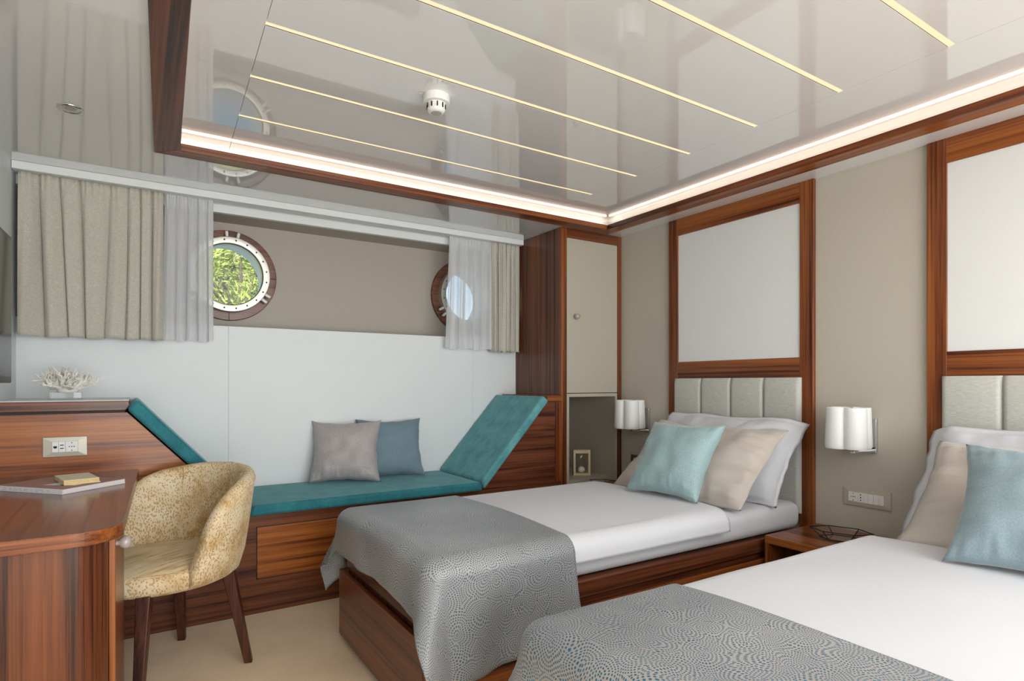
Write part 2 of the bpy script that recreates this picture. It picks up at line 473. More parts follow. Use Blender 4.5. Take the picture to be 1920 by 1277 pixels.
def holed(bm, x0, x1, z0, z1, cx, cz, r, y0, y1, n=48):
    # rectangle with a round hole, front and back skins plus the tube
    ang = [2 * math.pi * i / n for i in range(n)]
    def rim(a):
        dx, dz = math.cos(a), math.sin(a)
        k = min(((x1 - cx) / dx if dx > 1e-9 else (x0 - cx) / dx if dx < -1e-9 else 1e9),
                ((z1 - cz) / dz if dz > 1e-9 else (z0 - cz) / dz if dz < -1e-9 else 1e9))
        return cx + dx * k, cz + dz * k
    corners = [(x1, z1), (x0, z1), (x0, z0), (x1, z0)]
    for y in (y0, y1):
        ci = [bm.verts.new((cx + r * math.cos(a), y, cz + r * math.sin(a))) for a in ang]
        ri = [bm.verts.new((rim(a)[0], y, rim(a)[1])) for a in ang]
        for i in range(n):
            j = (i + 1) % n
            bm.faces.new((ci[i], ci[j], ri[j], ri[i]))
            for c in corners:
                a0 = math.atan2(c[1] - cz, c[0] - cx) % (2 * math.pi)
                lo, hi = ang[i], ang[j] if j else 2 * math.pi
                if lo < a0 < hi - 1e-6 and a0 > lo + 1e-6:
                    bm.faces.new((ri[i], ri[j], bm.verts.new((c[0], y, c[1]))))
xm = .5 * (PORT[0][0] + PORT[1][0])
for (a, b), p in zip(((cuts[0], xm), (xm, cuts[-1])), PORT):
    bm = bmesh.new(); holed(bm, a, b, SILL - .03, SOFF + .02, p[0], p[1], RH, YN, YN + .22)
    finish('hull_panel', bm, 'taupe_niche', wb)

# portholes
def porthole(idx, px, pz, label):
    w = thing('window_%d' % idx, (px, YN, pz), label, 'porthole', kind='structure')
    # tube through the hull
    bm = bmesh.new(); M = to_y(px, YN, pz)
    add_lathe(bm, [(RH, -.221), (RH, .03)], 56, M); finish('hull_sleeve', bm, 'hull_white', w, smooth=True)
    # four curved planks
    for k in range(4):
        a0 = math.pi / 2 * k + .006; a1 = math.pi / 2 * (k + 1) - .006
        bm = bmesh.new(); N = 18; R0, R1, D = .2, .26, .026
        secs = []
        for i in range(N + 1):
            a = a0 + (a1 - a0) * i / N
            secs.append([bm.verts.new((px + r * math.cos(a), YN - d, pz + r * math.sin(a))) for r, d in ((R0, 0), (R0, D), (R1 - .004, D), (R1, D - .004), (R1, 0))])
        for s0, s1 in zip(secs[:-1], secs[1:]):
            for j in range(5):
                bm.faces.new((s0[j], s0[(j + 1) % 5], s1[(j + 1) % 5], s1[j]))
        bm.faces.new(secs[0]); bm.faces.new(secs[-1][::-1])
        finish('wooden_ring_segment', bm, 'porthole_wood', w, smooth=True)
    ring = lathe('steel_ring', [(.176, 0), (.176, .076), (.179, .080), (.211, .080), (.2145, .077), (.2145, 0)], 'steel', w, 64, M)
    lathe('gasket', [(.1765, .06), (.1735, .06), (.1735, .072), (.1765, .072)], 'dark_metal', ring, 56, M)
    pane = lathe('pane', [(0, .062), (.1755, .062)], 'pane_glass', w, 56, M)
    for k in range(20):
        a = 2 * math.pi * (k + .5) / 20
        c = M @ Vector((.196 * math.cos(a), .196 * math.sin(a), .079))
        lathe('bolt', [(.0048, 0), (.0048, .002), (.0035, .0042), (0, .0045)], 'dark_metal', ring, 8, to_y(*c))
    for k, a in enumerate((94, 79, 207, 218, -28, -37) if idx == 1 else (207, 218, 88, 74)):
        a = math.radians(a)
        bm = bmesh.new(); add_box(bm, .198, .248, -.0085, .0085, .045, .072); bevel_bm(bm, .006, 3)
        bmesh.ops.transform(bm, matrix=M @ Matrix.Rotation(a, 4, 'Z'), verts=bm.verts)
        finish('clamp_dog', bm, 'white_plastic', w, smooth=True)
porthole(1, *PORT[0], 'round porthole with riveted steel ring looking onto green trees')
porthole(2, *PORT[1], 'round porthole half hidden by the sheer curtain beside the tall cabinet')

# ceiling
ce = thing('ceiling', (1.2, 1.2, ZC), 'glossy white stepped ceiling with light lines', 'ceiling', kind='structure')
LY1 = 2.96; LX1 = 2.657; LY0 = -1.62
def xc(y): return .072 + SK * (y - 2.92)      # left edge of the raised part
X0 = -.9; X1 = 2.95; Y0 = YB - .1; Y1 = 3.8
prism('border_panel', [(X0, LY1), (X1, LY1), (X1, Y1), (X0, Y1)], 'Z', ZC, 2.2, 'gloss_ceiling', ce, bev=0)
prism('border_panel', [(X0, Y0), (X1, Y0), (X1, LY0), (X0, LY0)], 'Z', ZC, 2.2, 'gloss_ceiling', ce, bev=0)
prism('border_panel', [(LX1, LY0), (X1, LY0), (X1, LY1), (LX1, LY1)], 'Z', ZC, 2.2, 'gloss_ceiling', ce, bev=0)
prism('border_panel', [(X0, LY0), (xc(LY0), LY0), (xc(LY1), LY1), (X0, LY1)], 'Z', ZC, 2.2, 'gloss_ceiling', ce, bev=0)
box('deck_slab', X0, X1, Y0, Y1, 2.2, 2.26, 'white_paint', ce, bev=0)
SY = [2.555 - .3475 * i for i in range(12)]
XLs = lambda y: .352 + .034 * (y - 2.545)
XRs = 2.171; HW = .0105; g = .0007
prism('ceiling_panel', [(xc(LY0) + .0005, LY0), (XLs(LY0) - g, LY0), (XLs(LY1) - g, LY1), (xc(LY1) + .0005, LY1)], 'Z', ZR, ZR + .012, 'gloss_ceiling', ce, bev=0)
prism('ceiling_panel', [(XRs + g, LY0), (LX1, LY0), (LX1, LY1), (XRs + g, LY1)], 'Z', ZR, ZR + .012, 'gloss_ceiling', ce, bev=0)
ys = [LY1] + SY + [LY0]
for i in range(len(ys) - 1):
    hi = ys[i] - (HW if i else 0); lo = ys[i + 1] + (HW if i < len(ys) - 2 else 0)
    prism('ceiling_panel', [(XLs(lo) + g, lo), (XRs - g, lo), (XRs - g, hi), (XLs(hi) + g, hi)], 'Z', ZR, ZR + .012, 'gloss_ceiling', ce, bev=0)
ORD = ['first', 'second', 'third', 'fourth', 'fifth', 'sixth', 'seventh', 'eighth', 'ninth', 'tenth', 'eleventh', 'twelfth']
for oi, y in enumerate(SY):
    s = thing('led_light_line', ((XLs(y) + XRs) / 2, y, ZR), 'slim warm light line in the glossy ceiling, %s from the porthole wall' % ORD[oi], 'light', 'light lines across the ceiling')
    box('channel_side', XLs(y), XRs, y + HW, y + HW + .003, ZR + .0005, ZR + .03, 'white_paint', s, bev=0)
    box('channel_side', XLs(y), XRs, y - HW - .003, y - HW, ZR + .0005, ZR + .03, 'white_paint', s, bev=0)
    box('diffuser', XLs(y), XRs, y - HW, y + HW, ZR + .0028, ZR + .012, 'led_diffuser', s, bev=0)

# timber lip around the raised ceiling
ZL0, ZL1 = 2.09, 2.12; LW = .092; e = .0004
def trim(n, pts, mat, label):
    bm = bmesh.new(); add_prism(bm, pts, 'Z', ZL0, ZL1); bmesh.ops.recalc_face_normals(bm, faces=bm.faces); bevel_bm(bm, .003, 2)
    return tag(finish('trim_%d' % n, bm, mat, smooth=True), label, 'trim', kind='structure')
xi = lambda y: xc(y) + LW + .006
trim(1, [(xc(LY1), LY1 - e), (LX1, LY1 - e), (LX1 - LW, LY1 - LW), (xi(LY1 - LW), LY1 - LW)], 'walnut_X', 'walnut ceiling border along the porthole wall')
trim(2, [(LX1 - e, LY1), (LX1 - e, LY0), (LX1 - LW, LY0 + LW), (LX1 - LW, LY1 - LW)], 'walnut_Y', 'walnut ceiling border along the headboard wall')
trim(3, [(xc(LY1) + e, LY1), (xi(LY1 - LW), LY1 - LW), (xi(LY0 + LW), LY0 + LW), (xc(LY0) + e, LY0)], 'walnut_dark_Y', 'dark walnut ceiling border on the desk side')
trim(4, [(xc(LY0), LY0 + e), (xi(LY0 + LW), LY0 + LW), (LX1 - LW, LY0 + LW), (LX1, LY0 + e)], 'walnut_X', 'walnut ceiling border at the aft end')
# cove light tapes lying on the lip
zz0, zz1 = ZL1 + .0005, ZL1 + .009
def cove(pts, label):
    tag(prism('cove_light', pts, 'Z', zz0, zz1, 'cove_led', bev=0), label, 'light', 'light tapes hidden in the ceiling cove')
cove([(xc(LY1) + .07, LY1 - .03), (LX1 - .04, LY1 - .03), (LX1 - .04, LY1 - .018), (xc(LY1) + .07, LY1 - .018)], 'light tape hidden behind the wooden lip above the portholes')
cove([(LX1 - .03, LY0 + .06), (LX1 - .018, LY0 + .06), (LX1 - .018, LY1 - .04), (LX1 - .03, LY1 - .04)], 'light tape hidden behind the wooden lip above the headboards')
cove([(xc(LY0) + .018, LY0 + .06), (xc(LY0) + .03, LY0 + .06), (xc(LY1) + .03, LY1 - .04), (xc(LY1) + .018, LY1 - .04)], 'light tape hidden behind the wooden lip above the desk')

# ------------------------------------------------------------------ headboard units
def headboard(dy, label):
    t = thing('headboard_panel', (XR, 2.11 + dy, 0), label, 'headboard', 'headboards above the beds')
    x0 = XR - .022
    ya, yb = 1.643 + dy, 2.576 + dy
    pw = .072
    box('post', x0, XR, ya, ya + pw, .05, ZC, 'walnut_Z', t, .002)
    box('post', x0, XR, yb - pw, yb, .05, ZC, 'walnut_Z', t, .002)
    box('rail', x0 + .001, XR, ya + pw, yb - pw, 1.131, 1.231, 'walnut_Y', t, .001)
    box('rail', x0 + .001, XR, ya + pw, yb - pw, 2.0067, ZC, 'walnut_Y', t, .001)
    box('white_panel', XR - .014, XR, ya + pw, yb - pw, 1.231, 2.0067, 'white_panel', t, .001)
    w = (yb - ya - 2 * pw + .024) / 4
    for i in range(4):
        a = ya + pw - .012 + i * w
        bm = bmesh.new(); N, Mz = 20, 20; T = .026
        z0, z1 = .45, 1.13
        vs = []
        for k in range(Mz + 1):
            row = []
            for j in range(N + 1):
                u = -1 + 2 * j / N; v = -1 + 2 * k / Mz
                d = (max(0, 1 - abs(u) ** 30) * max(0, 1 - abs(v) ** 60)) ** .5
                row.append(bm.verts.new((XR - .02 - T * (.45 + .55 * d) - .005 * (1 - u * u), a + w * (u + 1) / 2, z0 + (z1 - z0) * (v + 1) / 2)))
            vs.append(row)
        for k in range(Mz):
            for j in range(N): bm.faces.new((vs[k][j], vs[k][j + 1], vs[k + 1][j + 1], vs[k + 1][j]))
        # back skirt
        loop = [vs[0][j] for j in range(N + 1)] + [vs[k][N] for k in range(1, Mz + 1)] + [vs[Mz][j] for j in range(N - 1, -1, -1)] + [vs[k][0] for k in range(Mz - 1, 0, -1)]
        bk = [bm.verts.new((XR - .021, q.co.y, q.co.z)) for q in loop]
        for q in range(len(loop)):
            r = (q + 1) % len(loop); bm.faces.new((loop[q], loop[r], bk[r], bk[q]))
        bm.faces.new(bk)
        finish('padded_panel', bm, 'headboard_linen', t, smooth=True, angle=60)
headboard(0, 'walnut framed headboard with channelled linen pads beside the tall cabinet')
headboard(-1.425, 'walnut framed headboard with channelled linen pads beside the second bed')

# ------------------------------------------------------------------ tall cabinet
XS = 2.315
tc = thing('tall_cabinet', (2.57, 3.29, 0), 'floor to ceiling walnut cabinet with taupe door and open niche', 'cabinet')
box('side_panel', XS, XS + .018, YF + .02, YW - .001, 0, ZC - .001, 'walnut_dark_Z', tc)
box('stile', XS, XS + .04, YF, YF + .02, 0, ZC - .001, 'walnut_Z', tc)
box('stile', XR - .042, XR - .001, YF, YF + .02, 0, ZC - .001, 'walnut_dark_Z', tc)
box('rail', XS + .04, XR - .042, YF, YF + .02, 2.045, ZC - .001, 'walnut_dark_X', tc)
dr = box('door', XS + .042, XR - .044, YF - .002, YF + .016, 1.038, 2.043, 'taupe_door', tc, .0015)
lathe('knob', [(.006, 0), (.006, .008), (.012, .011), (.0155, .018), (.0135, .026), (.007, .030), (0, .031)], 'knob_grey', dr, 20, to_y(2.424, YF - .002, 1.535) @ Matrix.Scale(1.25, 4))
nx0, nx1, nz0, nz1 = XS + .042, XR - .044, .436, 1.034
ob = [(nx0, nz0), (nx1, nz0), (nx1, nz1), (nx0, nz1)]
fw = .018
box('niche_side', nx0, nx0 + fw, YF - .002, 3.54, nz0, nz1, 'taupe_door', tc, .001)
box('niche_side', nx1 - fw, nx1, YF - .002, 3.54, nz0, nz1, 'taupe_door', tc, .001)
box('niche_floor', nx0 + fw, nx1 - fw, YF - .002, 3.54, nz0, .473, 'taupe_door', tc, .001)
box('niche_top', nx0 + fw, nx1 - fw, YF - .002, 3.54, 1.012, nz1, 'taupe_door', tc, .001)
box('niche_back', nx0, nx1, 3.54, 3.55, nz0, nz1, 'taupe_door', tc, 0)
box('lower_panel', nx0, nx1, YF, YF + .018, .02, nz0 - .002, 'walnut_dark_X', tc)

# ------------------------------------------------------------------ bench along the portholes
BX0 = xl(YF) + .004
ZB = .472
bb = thing('bench', (1.05, 3.28, 0), 'long walnut bench base with a flush drawer under the portholes', 'bench')
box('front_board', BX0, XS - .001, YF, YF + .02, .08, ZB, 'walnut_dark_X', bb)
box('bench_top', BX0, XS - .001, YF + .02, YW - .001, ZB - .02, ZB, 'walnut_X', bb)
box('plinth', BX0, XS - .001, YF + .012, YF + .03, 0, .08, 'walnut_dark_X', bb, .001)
for a, b in ((.495, 1.36), (1.368, 2.24)):
    box('drawer_gap', a - .004, b + .004, YF - .0006, YF + .004, .166, .418, 'black_hole', bb, 0)
    box('drawer_front', a, b, YF - .006, YF + .003, .17, .414, 'walnut_light_X', bb, .002)
vent = box('vent_plate', -.3, .085, YF - .004, YF, .18, .207, 'brushed_champagne', bb, .001)
for x in (.075,):
    lathe('screw', [(.005, 0), (.005, .0015), (0, .002)], 'steel', vent, 12, to_y(x, YF - .004, .194))

cc = thing('console_cabinet', (-.22, 3.28, 0), 'walnut raised end of the bench carrying the coral', 'cabinet')
prism('front_board', [(BX0, ZB + .001), (.444, ZB + .001), (-.022, .976), (BX0, .976)], 'Y', YF - .0015, YF + .02, 'walnut_light_X', cc, .001)
prism('slope_board', [(.44, ZB + .002), (-.018, .972), (-.032, .972), (.426, ZB + .002)], 'Y', YF + .02, YW - .001, 'walnut_X', cc, 0)
prism('top_board', [(BX0, .986), (-.028, .986), (-.014, 1.006), (-.016, 1.024), (BX0, 1.024)], 'Y', YF - .006, YW - .001, 'walnut_X', cc, .002)
box('shadow_gap', BX0, -.03, YF + .004, YW - .002, .976, .986, 'black_hole', cc, 0)
box('top_liner', BX0, -.016, YF + .03, YW - .001, 1.024, 1.030, 'white_wall', cc, .001)

ec = thing('bench_end_cabinet', (2.1, 3.28, 0), 'walnut raised bench end against the tall cabinet', 'cabinet')
prism('front_board', [(1.727, ZB + .001), (2.262, ZB + .001), (2.262, .984), (2.196, .984)], 'Y', YF - .001, YF + .02, 'walnut_figured', ec, .001)
prism('slope_board', [(1.731, ZB + .002), (2.196, .982), (2.212, .982), (1.745, ZB + .002)], 'Y', YF + .02, YW - .001, 'walnut_X', ec, 0)
box('stile', 2.263, XS - .001, YF - .003, YF + .02, ZB + .001, .985, 'walnut_Z', ec, .001)
box('rail', 2.2, XS - .001, YF - .004, YW - .001, .986, 1.024, 'walnut_X', ec, .0015)

def slab(name, pts, y0, y1, label, bev=.016, mat='teal_velvet'):
    bm = bmesh.new(); add_prism(bm, pts, 'Y', y0, y1); bmesh.ops.recalc_face_normals(bm, faces=bm.faces)
    bevel_bm(bm, bev, 4)
    o = finish(name, bm, mat, bb, smooth=True); o['label'] = label
    return o
YC0, YC1 = YF - .036, YW - .002
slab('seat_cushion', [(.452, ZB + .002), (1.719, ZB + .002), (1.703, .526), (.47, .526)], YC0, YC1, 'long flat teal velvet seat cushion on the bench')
slab('backrest', [(1.7245, .478), (2.192, .990), (2.150, 1.026), (1.7065, .534)], YC0, YC1, 'sloping teal velvet backrest with nap sheen painted paler leaning towards the tall cabinet', mat='teal_velvet_painted_sheen')
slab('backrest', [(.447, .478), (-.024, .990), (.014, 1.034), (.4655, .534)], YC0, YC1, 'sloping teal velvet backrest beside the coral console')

# ------------------------------------------------------------------ curtains and rail
YRl = 3.453
rl = tag(box('curtain_rail', xl(YRl) + .002, XS - .002, YRl, YRl + .075, 2.072, ZC - .0005, 'white_paint', bev=.002), 'white curtain pelmet rail under the ceiling', 'curtain rail')
def curtain(name, x0, x1, z0, z1, folds, amp, mat, seed, label, y=YRl + .04, thick=.0016, xb=(0, 0), irregular=.6, cat='curtain', lobes=False):
    bm = bmesh.new(); NX, NZ = 260, 36; rnd = random.Random(seed)
    rows = []
    ph = [rnd.uniform(0, 6.28) for _ in range(6)]
    for k in range(NZ + 1):
        v = k / NZ                     # 0 top, 1 bottom
        row = []
        for i in range(NX + 1):
            u = i / NX
            uu = u + irregular * .035 * math.sin(5.1 * u + ph[0] + .8 * v) + irregular * .02 * math.sin(11.3 * u + ph[1] - 1.1 * v)
            a = 2 * math.pi * folds * uu
            A = amp * (.45 + .55 * min(1, v * 2.2)) * (.75 + .35 * math.sin(3.7 * u + ph[2]))
            yy = A * math.sin(a) + .25 * A * math.sin(2.3 * a + ph[3])
            if lobes:
                yy = A * (2 * abs(math.sin(a / 2)) ** .75 - 1.1) + .12 * A * math.sin(2.3 * a + ph[3] + 2 * v)
            if v < .14:
                yy += (1 - v / .14) * .004 * math.sin(2 * math.pi * folds * 3.1 * u + ph[4])
            xx = x0 + (x1 - x0) * u + .55 * A * math.cos(a + .6) * math.sin(math.pi * min(1, 4 * min(u, 1 - u)) / 2) + (xb[0] * (1 - u) + xb[1] * u) * v
            zz = z1 + (z0 - z1) * v + (.004 * math.sin(a * .5 + ph[5]) * v)
            row.append(bm.verts.new((xx, y - yy, zz)))
        rows.append(row)
    for k in range(NZ):
        for i in range(NX): bm.faces.new((rows[k][i], rows[k][i + 1], rows[k + 1][i + 1], rows[k + 1][i]))
    o = finish(name, bm, mat, smooth=True, angle=0)
    if thick:
        m = o.modifiers.new('thickness', 'SOLIDIFY'); m.thickness = thick
    return tag(o, label, cat)
zt, zb = 2.071, 1.318
curtain('drape', xl(3.49) + .02, .128, zb, zt, 7.5, .034, 'linen_drape', 3, lobes=True, irregular=1.3, label= 'gathered beige linen drape hanging above the coral console')
curtain('sheer_curtain', .135, .358, zb + .004, zt, 4.5, .016, 'sheer_voile', 5, 'white sheer curtain beside the porthole that shows trees', thick=0, y=YRl + .05, xb=(-.01, 0))
curtain('sheer_curtain', 1.755, 2.09, zb + .012, zt, 4.5, .013, 'sheer_voile', 8, 'white sheer curtain drawn over the porthole by the tall cabinet', thick=0, y=YRl + .05, xb=(-.03, 0))
curtain('drape', 2.075, XS - .014, zb, zt, 6, .026, 'linen_drape', 9, lobes=True, label= 'narrow gathered beige linen drape against the tall cabinet')

# ------------------------------------------------------------------ television
tv = thing('television', (-.44, 2.45, 1.1), 'flat black television on the side wall next to the drape', 'television')
def sk_box(name, y0, y1, dx0, dx1, z0, z1, mat, parent, bev=.002):
    bm = bmesh.new(); add_prism(bm, [(xl(y0) + dx0, y0), (xl(y0) + dx1, y0), (xl(y1) + dx1, y1), (xl(y1) + dx0, y1)], 'Z', z0, z1)
    bmesh.ops.recalc_face_normals(bm, faces=bm.faces); bevel_bm(bm, bev)
    return finish(name, bm, mat, parent, smooth=bev > 0)
sk_box('casing', 2.02, 3.0, .045, .08, 1.102, 1.672, 'tv_frame', tv, .004)
sk_box('screen', 2.03, 2.99, .0795, .0815, 1.125, 1.662, 'screen_black', tv, .0005)
sk_box('wall_bracket', 2.35, 2.65, .0, .045, 1.28, 1.5, 'dark_metal', tv, .002)

# ------------------------------------------------------------------ desk
dk = thing('desk', (-.25, 2.4, 0), 'walnut desk with rounded corner and pedestal below the television', 'desk')
def desk_outline(inset=0, y_back=YF - .0025, r=.11):
    xe = lambda y: .018 - inset - SK * (2.99 - y)
    yf = 1.80 + inset
    pts = [(xl(y_back) + .003, y_back), (xe(y_back), y_back)]
    cy = yf + r; cx = xe(cy) - r
    for i in range(0, 13):
        a = -math.pi / 2 * i / 12
        pts.append((cx + r * math.cos(a), cy + r * math.sin(a)))
    pts.append((xl(yf) + .003, yf))
    return pts
dt = prism('table_top', desk_outline(), 'Z', .695, .731, ['desk_walnut', 'walnut_X'], dk, .002, 2)
for p in dt.data.polygons:
    if abs(p.normal.z) < .3: p.material_index = 1
po = desk_outline(.036, 2.34, .08)
prism('pedestal', po, 'Z', .02, .695, 'walnut_dark_Z', dk, .001)
xe = lambda y: .018 - .036 - SK * (2.99 - y)
bm = bmesh.new(); add_prism(bm, [(xe(1.93) + .0005, 1.93), (xe(1.93) + .016, 1.93), (xe(2.335) + .016, 2.335), (xe(2.335) + .0005, 2.335)], 'Z', .04, .685)
bmesh.ops.recalc_face_normals(bm, faces=bm.faces); bevel_bm(bm, .002)
ddo = finish('door', bm, 'walnut_Z', dk, smooth=True)
Mk = Matrix.Translation((xe(1.95) + .016, 1.95, .662)) @ Matrix.Scale(1.25, 4) @ Matrix.Rotation(math.radians(90), 4, 'Y')
lathe('knob', [(.006, 0), (.006, .006), (.011, .009), (.0145, .016), (.013, .023), (.007, .028), (0, .029)], 'knob_grey', ddo, 20, Mk)

# magazine and small book on the desk
mg = thing('magazine', (-.2, 2.45, .731), 'thick pink magazine lying on the desk', 'magazine')
def quad_stack(pts, z0, z1, name, mat, parent, bev=.0008):
    return prism(name, pts, 'Z', z0, z1, mat, parent, bev)
def rect(p, ux, uy, w, h):
    return [(p[0], p[1]), (p[0] + ux * w, p[1] + uy * w), (p[0] + ux * w - uy * h, p[1] + uy * w + ux * h), (p[0] - uy * h, p[1] + ux * h)]
MU = (.7425, .6698)      # direction of the short page edge
P0 = (-.198, 2.448)
quad_stack(rect(P0, *MU, .234, .30), .7315, .7330, 'back_cover', 'paper_white', mg, .0004)
quad_stack(rect((P0[0] + .001, P0[1] + .001), *MU, .230, .298), .7330, .7478, 'pages', 'paper_white', mg, .0006)
quad_stack(rect(P0, *MU, .234, .30), .7478, .7492, 'front_cover', 'magazine_pink', mg, .0004)
# spine with faint print
sp = quad_stack([(P0[0] - .0012 * MU[0], P0[1] - .0012 * MU[1]), P0, (P0[0] - MU[1] * .3, P0[1] + MU[0] * .3), (P0[0] - .0012 * MU[0] - MU[1] * .3, P0[1] - .0012 * MU[1] + MU[0] * .3)], .7316, .7490, 'spine', 'paper_white', mg, 0)
bm = bmesh.new(); rnd = random.Random(4); s0 = .055
while s0 < .27:
    for zz in (.7365, .7415):
        ln = rnd.uniform(.006, .02); q = s0 + rnd.uniform(0, .004)
        a = Vector((P0[0] - .0016 * MU[0] - MU[1] * q, P0[1] - .0016 * MU[1] + MU[0] * q, zz)); d = Vector((-MU[1] * ln, MU[0] * ln, 0)); h = Vector((0, 0, .0016))
        bm.faces.new([bm.verts.new(x) for x in (a, a + d, a + d + h, a + h)])
    s0 += .024
finish('spine_print', bm, 'ink_pale', mg)
# white title block and dark leaf shape on the cover
quad_stack([(-.262, 2.585), (-.17, 2.52), (-.10, 2.60), (-.17, 2.66)], .7493, .7497, 'cover_photo', 'paper_white', mg, 0)
quad_stack([(-.213, 2.545), (-.19, 2.535), (-.165, 2.56), (-.20, 2.585)], .7498, .7501, 'cover_print', 'ink_grey', mg, 0)
bk = thing('small_book', (-.165, 2.62, .7503), 'small cream paperback lying on the pink magazine', 'book')
BU = (.972, .235)
quad_stack(rect((-.199, 2.530), *BU, .104, .17), .7503, .7522, 'back_cover', 'cream_cover', bk, .0003)
quad_stack(rect((-.201, 2.536), *BU, .102, .168), .7522, .7642, 'pages', 'cream_pages', bk, .0005)
quad_stack(rect((-.202, 2.536), *BU, .103, .17), .7642, .7660, 'front_cover', 'cream_cover', bk, .0006)

# ------------------------------------------------------------------ armchair
ch = thing('barrel_chair', (.096, 2.61, 0), 'gold velvet barrel chair with dark wooden legs at the desk', 'chair')
ch.rotation_euler = (0, 0, math.radians(209.0 - 180))      # local -X is the front, +X the back
def sm(a, b, x):
    q = min(1, max(0, (x - a) / (b - a))); return q * q * (3 - 2 * q)
TH = math.radians(104); NT_, NP = 72, 14
def rim_z(th):
    q = abs(math.degrees(th))
    tb = ((0, .770), (30, .762), (45, .750), (60, .736), (72, .712), (80, .687), (87, .648), (92, .604), (96, .555), (100, .49), (104, .44))
    for (a, za), (b, zb_) in zip(tb[:-1], tb[1:]):
        if q <= b + 1e-6: return za + (zb_ - za) * (q - a) / (b - a)
    return .44
def rad_out(z):      # outer radius of the shell
    q = (z - .36) / .41
    return .262 + .062 * max(0, q) ** .75
bm = bmesh.new(); secs = []
for i in range(NT_ + 1):
    th = -TH + 2 * TH * i / NT_
    zr = rim_z(th); tk = .05
    prof = []
    z0 = .372
    ell = lambda r: (r * math.cos(th) * (1.0 if math.cos(th) > 0 else .95), r * math.sin(th) * 1.02)
    # bottom underside, outer wall, rounded rim, inner wall
    prof.append((rad_out(z0) - .05, z0 + .01)); prof.append((rad_out(z0) - .022, z0)); prof.append((rad_out(z0) - .004, z0 + .014))
    for k in range(1, 6):
        z = z0 + .014 + (zr - .03 - z0 - .014) * k / 5; prof.append((rad_out(z), z))
    ro = rad_out(zr - .03)
    for k in range(1, 7):
        a = math.pi * k / 6
        prof.append((ro - tk / 2 + tk / 2 * math.cos(a), zr - .03 + .028 * math.sin(a)))
    for k in range(1, 5):
        z = zr - .03 + (.40 - zr + .03) * k / 4; prof.append((rad_out(z) - tk - .012 * math.sin(math.pi * k / 4), z))
    secs.append([bm.verts.new((*ell(r), z)) for r, z in prof])
n = len(secs[0])
for a, b in zip(secs[:-1], secs[1:]):
    for j in range(n):
        bm.faces.new((a[j], a[(j + 1) % n], b[(j + 1) % n], b[j]))
bm.faces.new(secs[0][::-1]); bm.faces.new(secs[-1])
shell = finish('shell', bm, 'gold_velvet', ch, smooth=True, local=True, angle=50)
md = shell.modifiers.new('round', 'BEVEL'); md.width = .012; md.segments = 3; md.limit_method = 'ANGLE'; md.angle_limit = math.radians(60)
# seam lines on the inner back
for dg in (-42, 42):
    bm = bmesh.new(); th = math.radians(dg)
    pts = []
    for k in range(9):
        z = .46 + (.745 - .46) * k / 8; r = rad_out(z) - .05 - .010 * math.sin(math.pi * (k + 1) / 10) + .001
        pts.append((r * math.cos(th), r * math.sin(th) * 1.02, z))
    add_tube(bm, pts, .0022, 6); finish('seam', bm, 'gold_velvet_seat', shell, smooth=True, local=True)
# piping under the rim on the outside
for sgn in (1, -1):
    bm = bmesh.new(); pts = []
    for k in range(26):
        th = sgn * math.radians(30 + 73 * k / 25); z = rim_z(th) - .034; r = rad_out(z) + .0005
        pts.append((r * math.cos(th) * (1 if math.cos(th) > 0 else .95), r * math.sin(th) * 1.02, z))
    add_tube(bm, pts, .0025, 6); finish('piping', bm, 'gold_velvet_seat', shell, smooth=True, local=True)
# seat cushion
def seat_outline(r, th):
    c, s_ = math.cos(th), math.sin(th)
    k = 1.0
    if c < 0: k = 1.0 + .10 * (c * c)
    return r * c * k, r * s_
bm = bmesh.new(); prof = [(.20, .366), (.232, .364), (.248, .378), (.252, .41), (.250, .428), (.240, .440), (.2, .452), (.14, .459), (.07, .463), (0.0, .464)]
rings = []
for r, z in prof:
    if r == 0: rings.append([bm.verts.new((0, 0, z))]); continue
    rings.append([bm.verts.new((*seat_outline(r, 2 * math.pi * i / 64), z)) for i in range(64)])
for a, b in zip(rings[:-1], rings[1:]):
    for i in range(64):
        j = (i + 1) % 64
        bm.faces.new((a[i], a[j], b[j], b[i]) if len(b) > 1 else (a[i], a[j], b[0]))
bm.faces.new(rings[0][::-1])
seat = finish('seat', bm, ['gold_velvet', 'gold_velvet_seat'], ch, smooth=True, local=True, angle=60)
for p in seat.data.polygons:
    if p.center.z > .437: p.material_index = 1
bm = bmesh.new()
ring = [Vector((*seat_outline(.2455, 2 * math.pi * i / 64), .436)) for i in range(18, 47)]
add_tube(bm, ring, .0028, 6); finish('piping', bm, 'gold_velvet_seat', seat, smooth=True, local=True)
# legs: square tapered and splayed
def leg(tx, ty, fx, fy):
    bm = bmesh.new(); rg = []
    for z, h in ((.39, .024), (.30, .021), (.0, .0145)):
        q = 1 - z / .39; cx, cy = tx + (fx - tx) * q, ty + (fy - ty) * q
        d = math.atan2(fy, fx)
        rg.append([bm.verts.new((cx + math.cos(d + math.pi / 4 + math.pi / 2 * k) * h * 1.414, cy + math.sin(d + math.pi / 4 + math.pi / 2 * k) * h * 1.414, z)) for k in range(4)])
    for a, b in zip(rg[:-1], rg[1:]):
        for k in range(4): bm.faces.new((a[k], a[(k + 1) % 4], b[(k + 1) % 4], b[k]))
    bm.faces.new(rg[0]); bm.faces.new(rg[-1][::-1]); bevel_bm(bm, .004, 2)
    finish('leg', bm, 'chair_leg_wood', ch, smooth=True, local=True)
for fx, fy in ((.21, .214), (.21, -.214), (-.21, .205), (-.21, -.205)):
    leg(fx * .74, fy * .74, fx, fy)

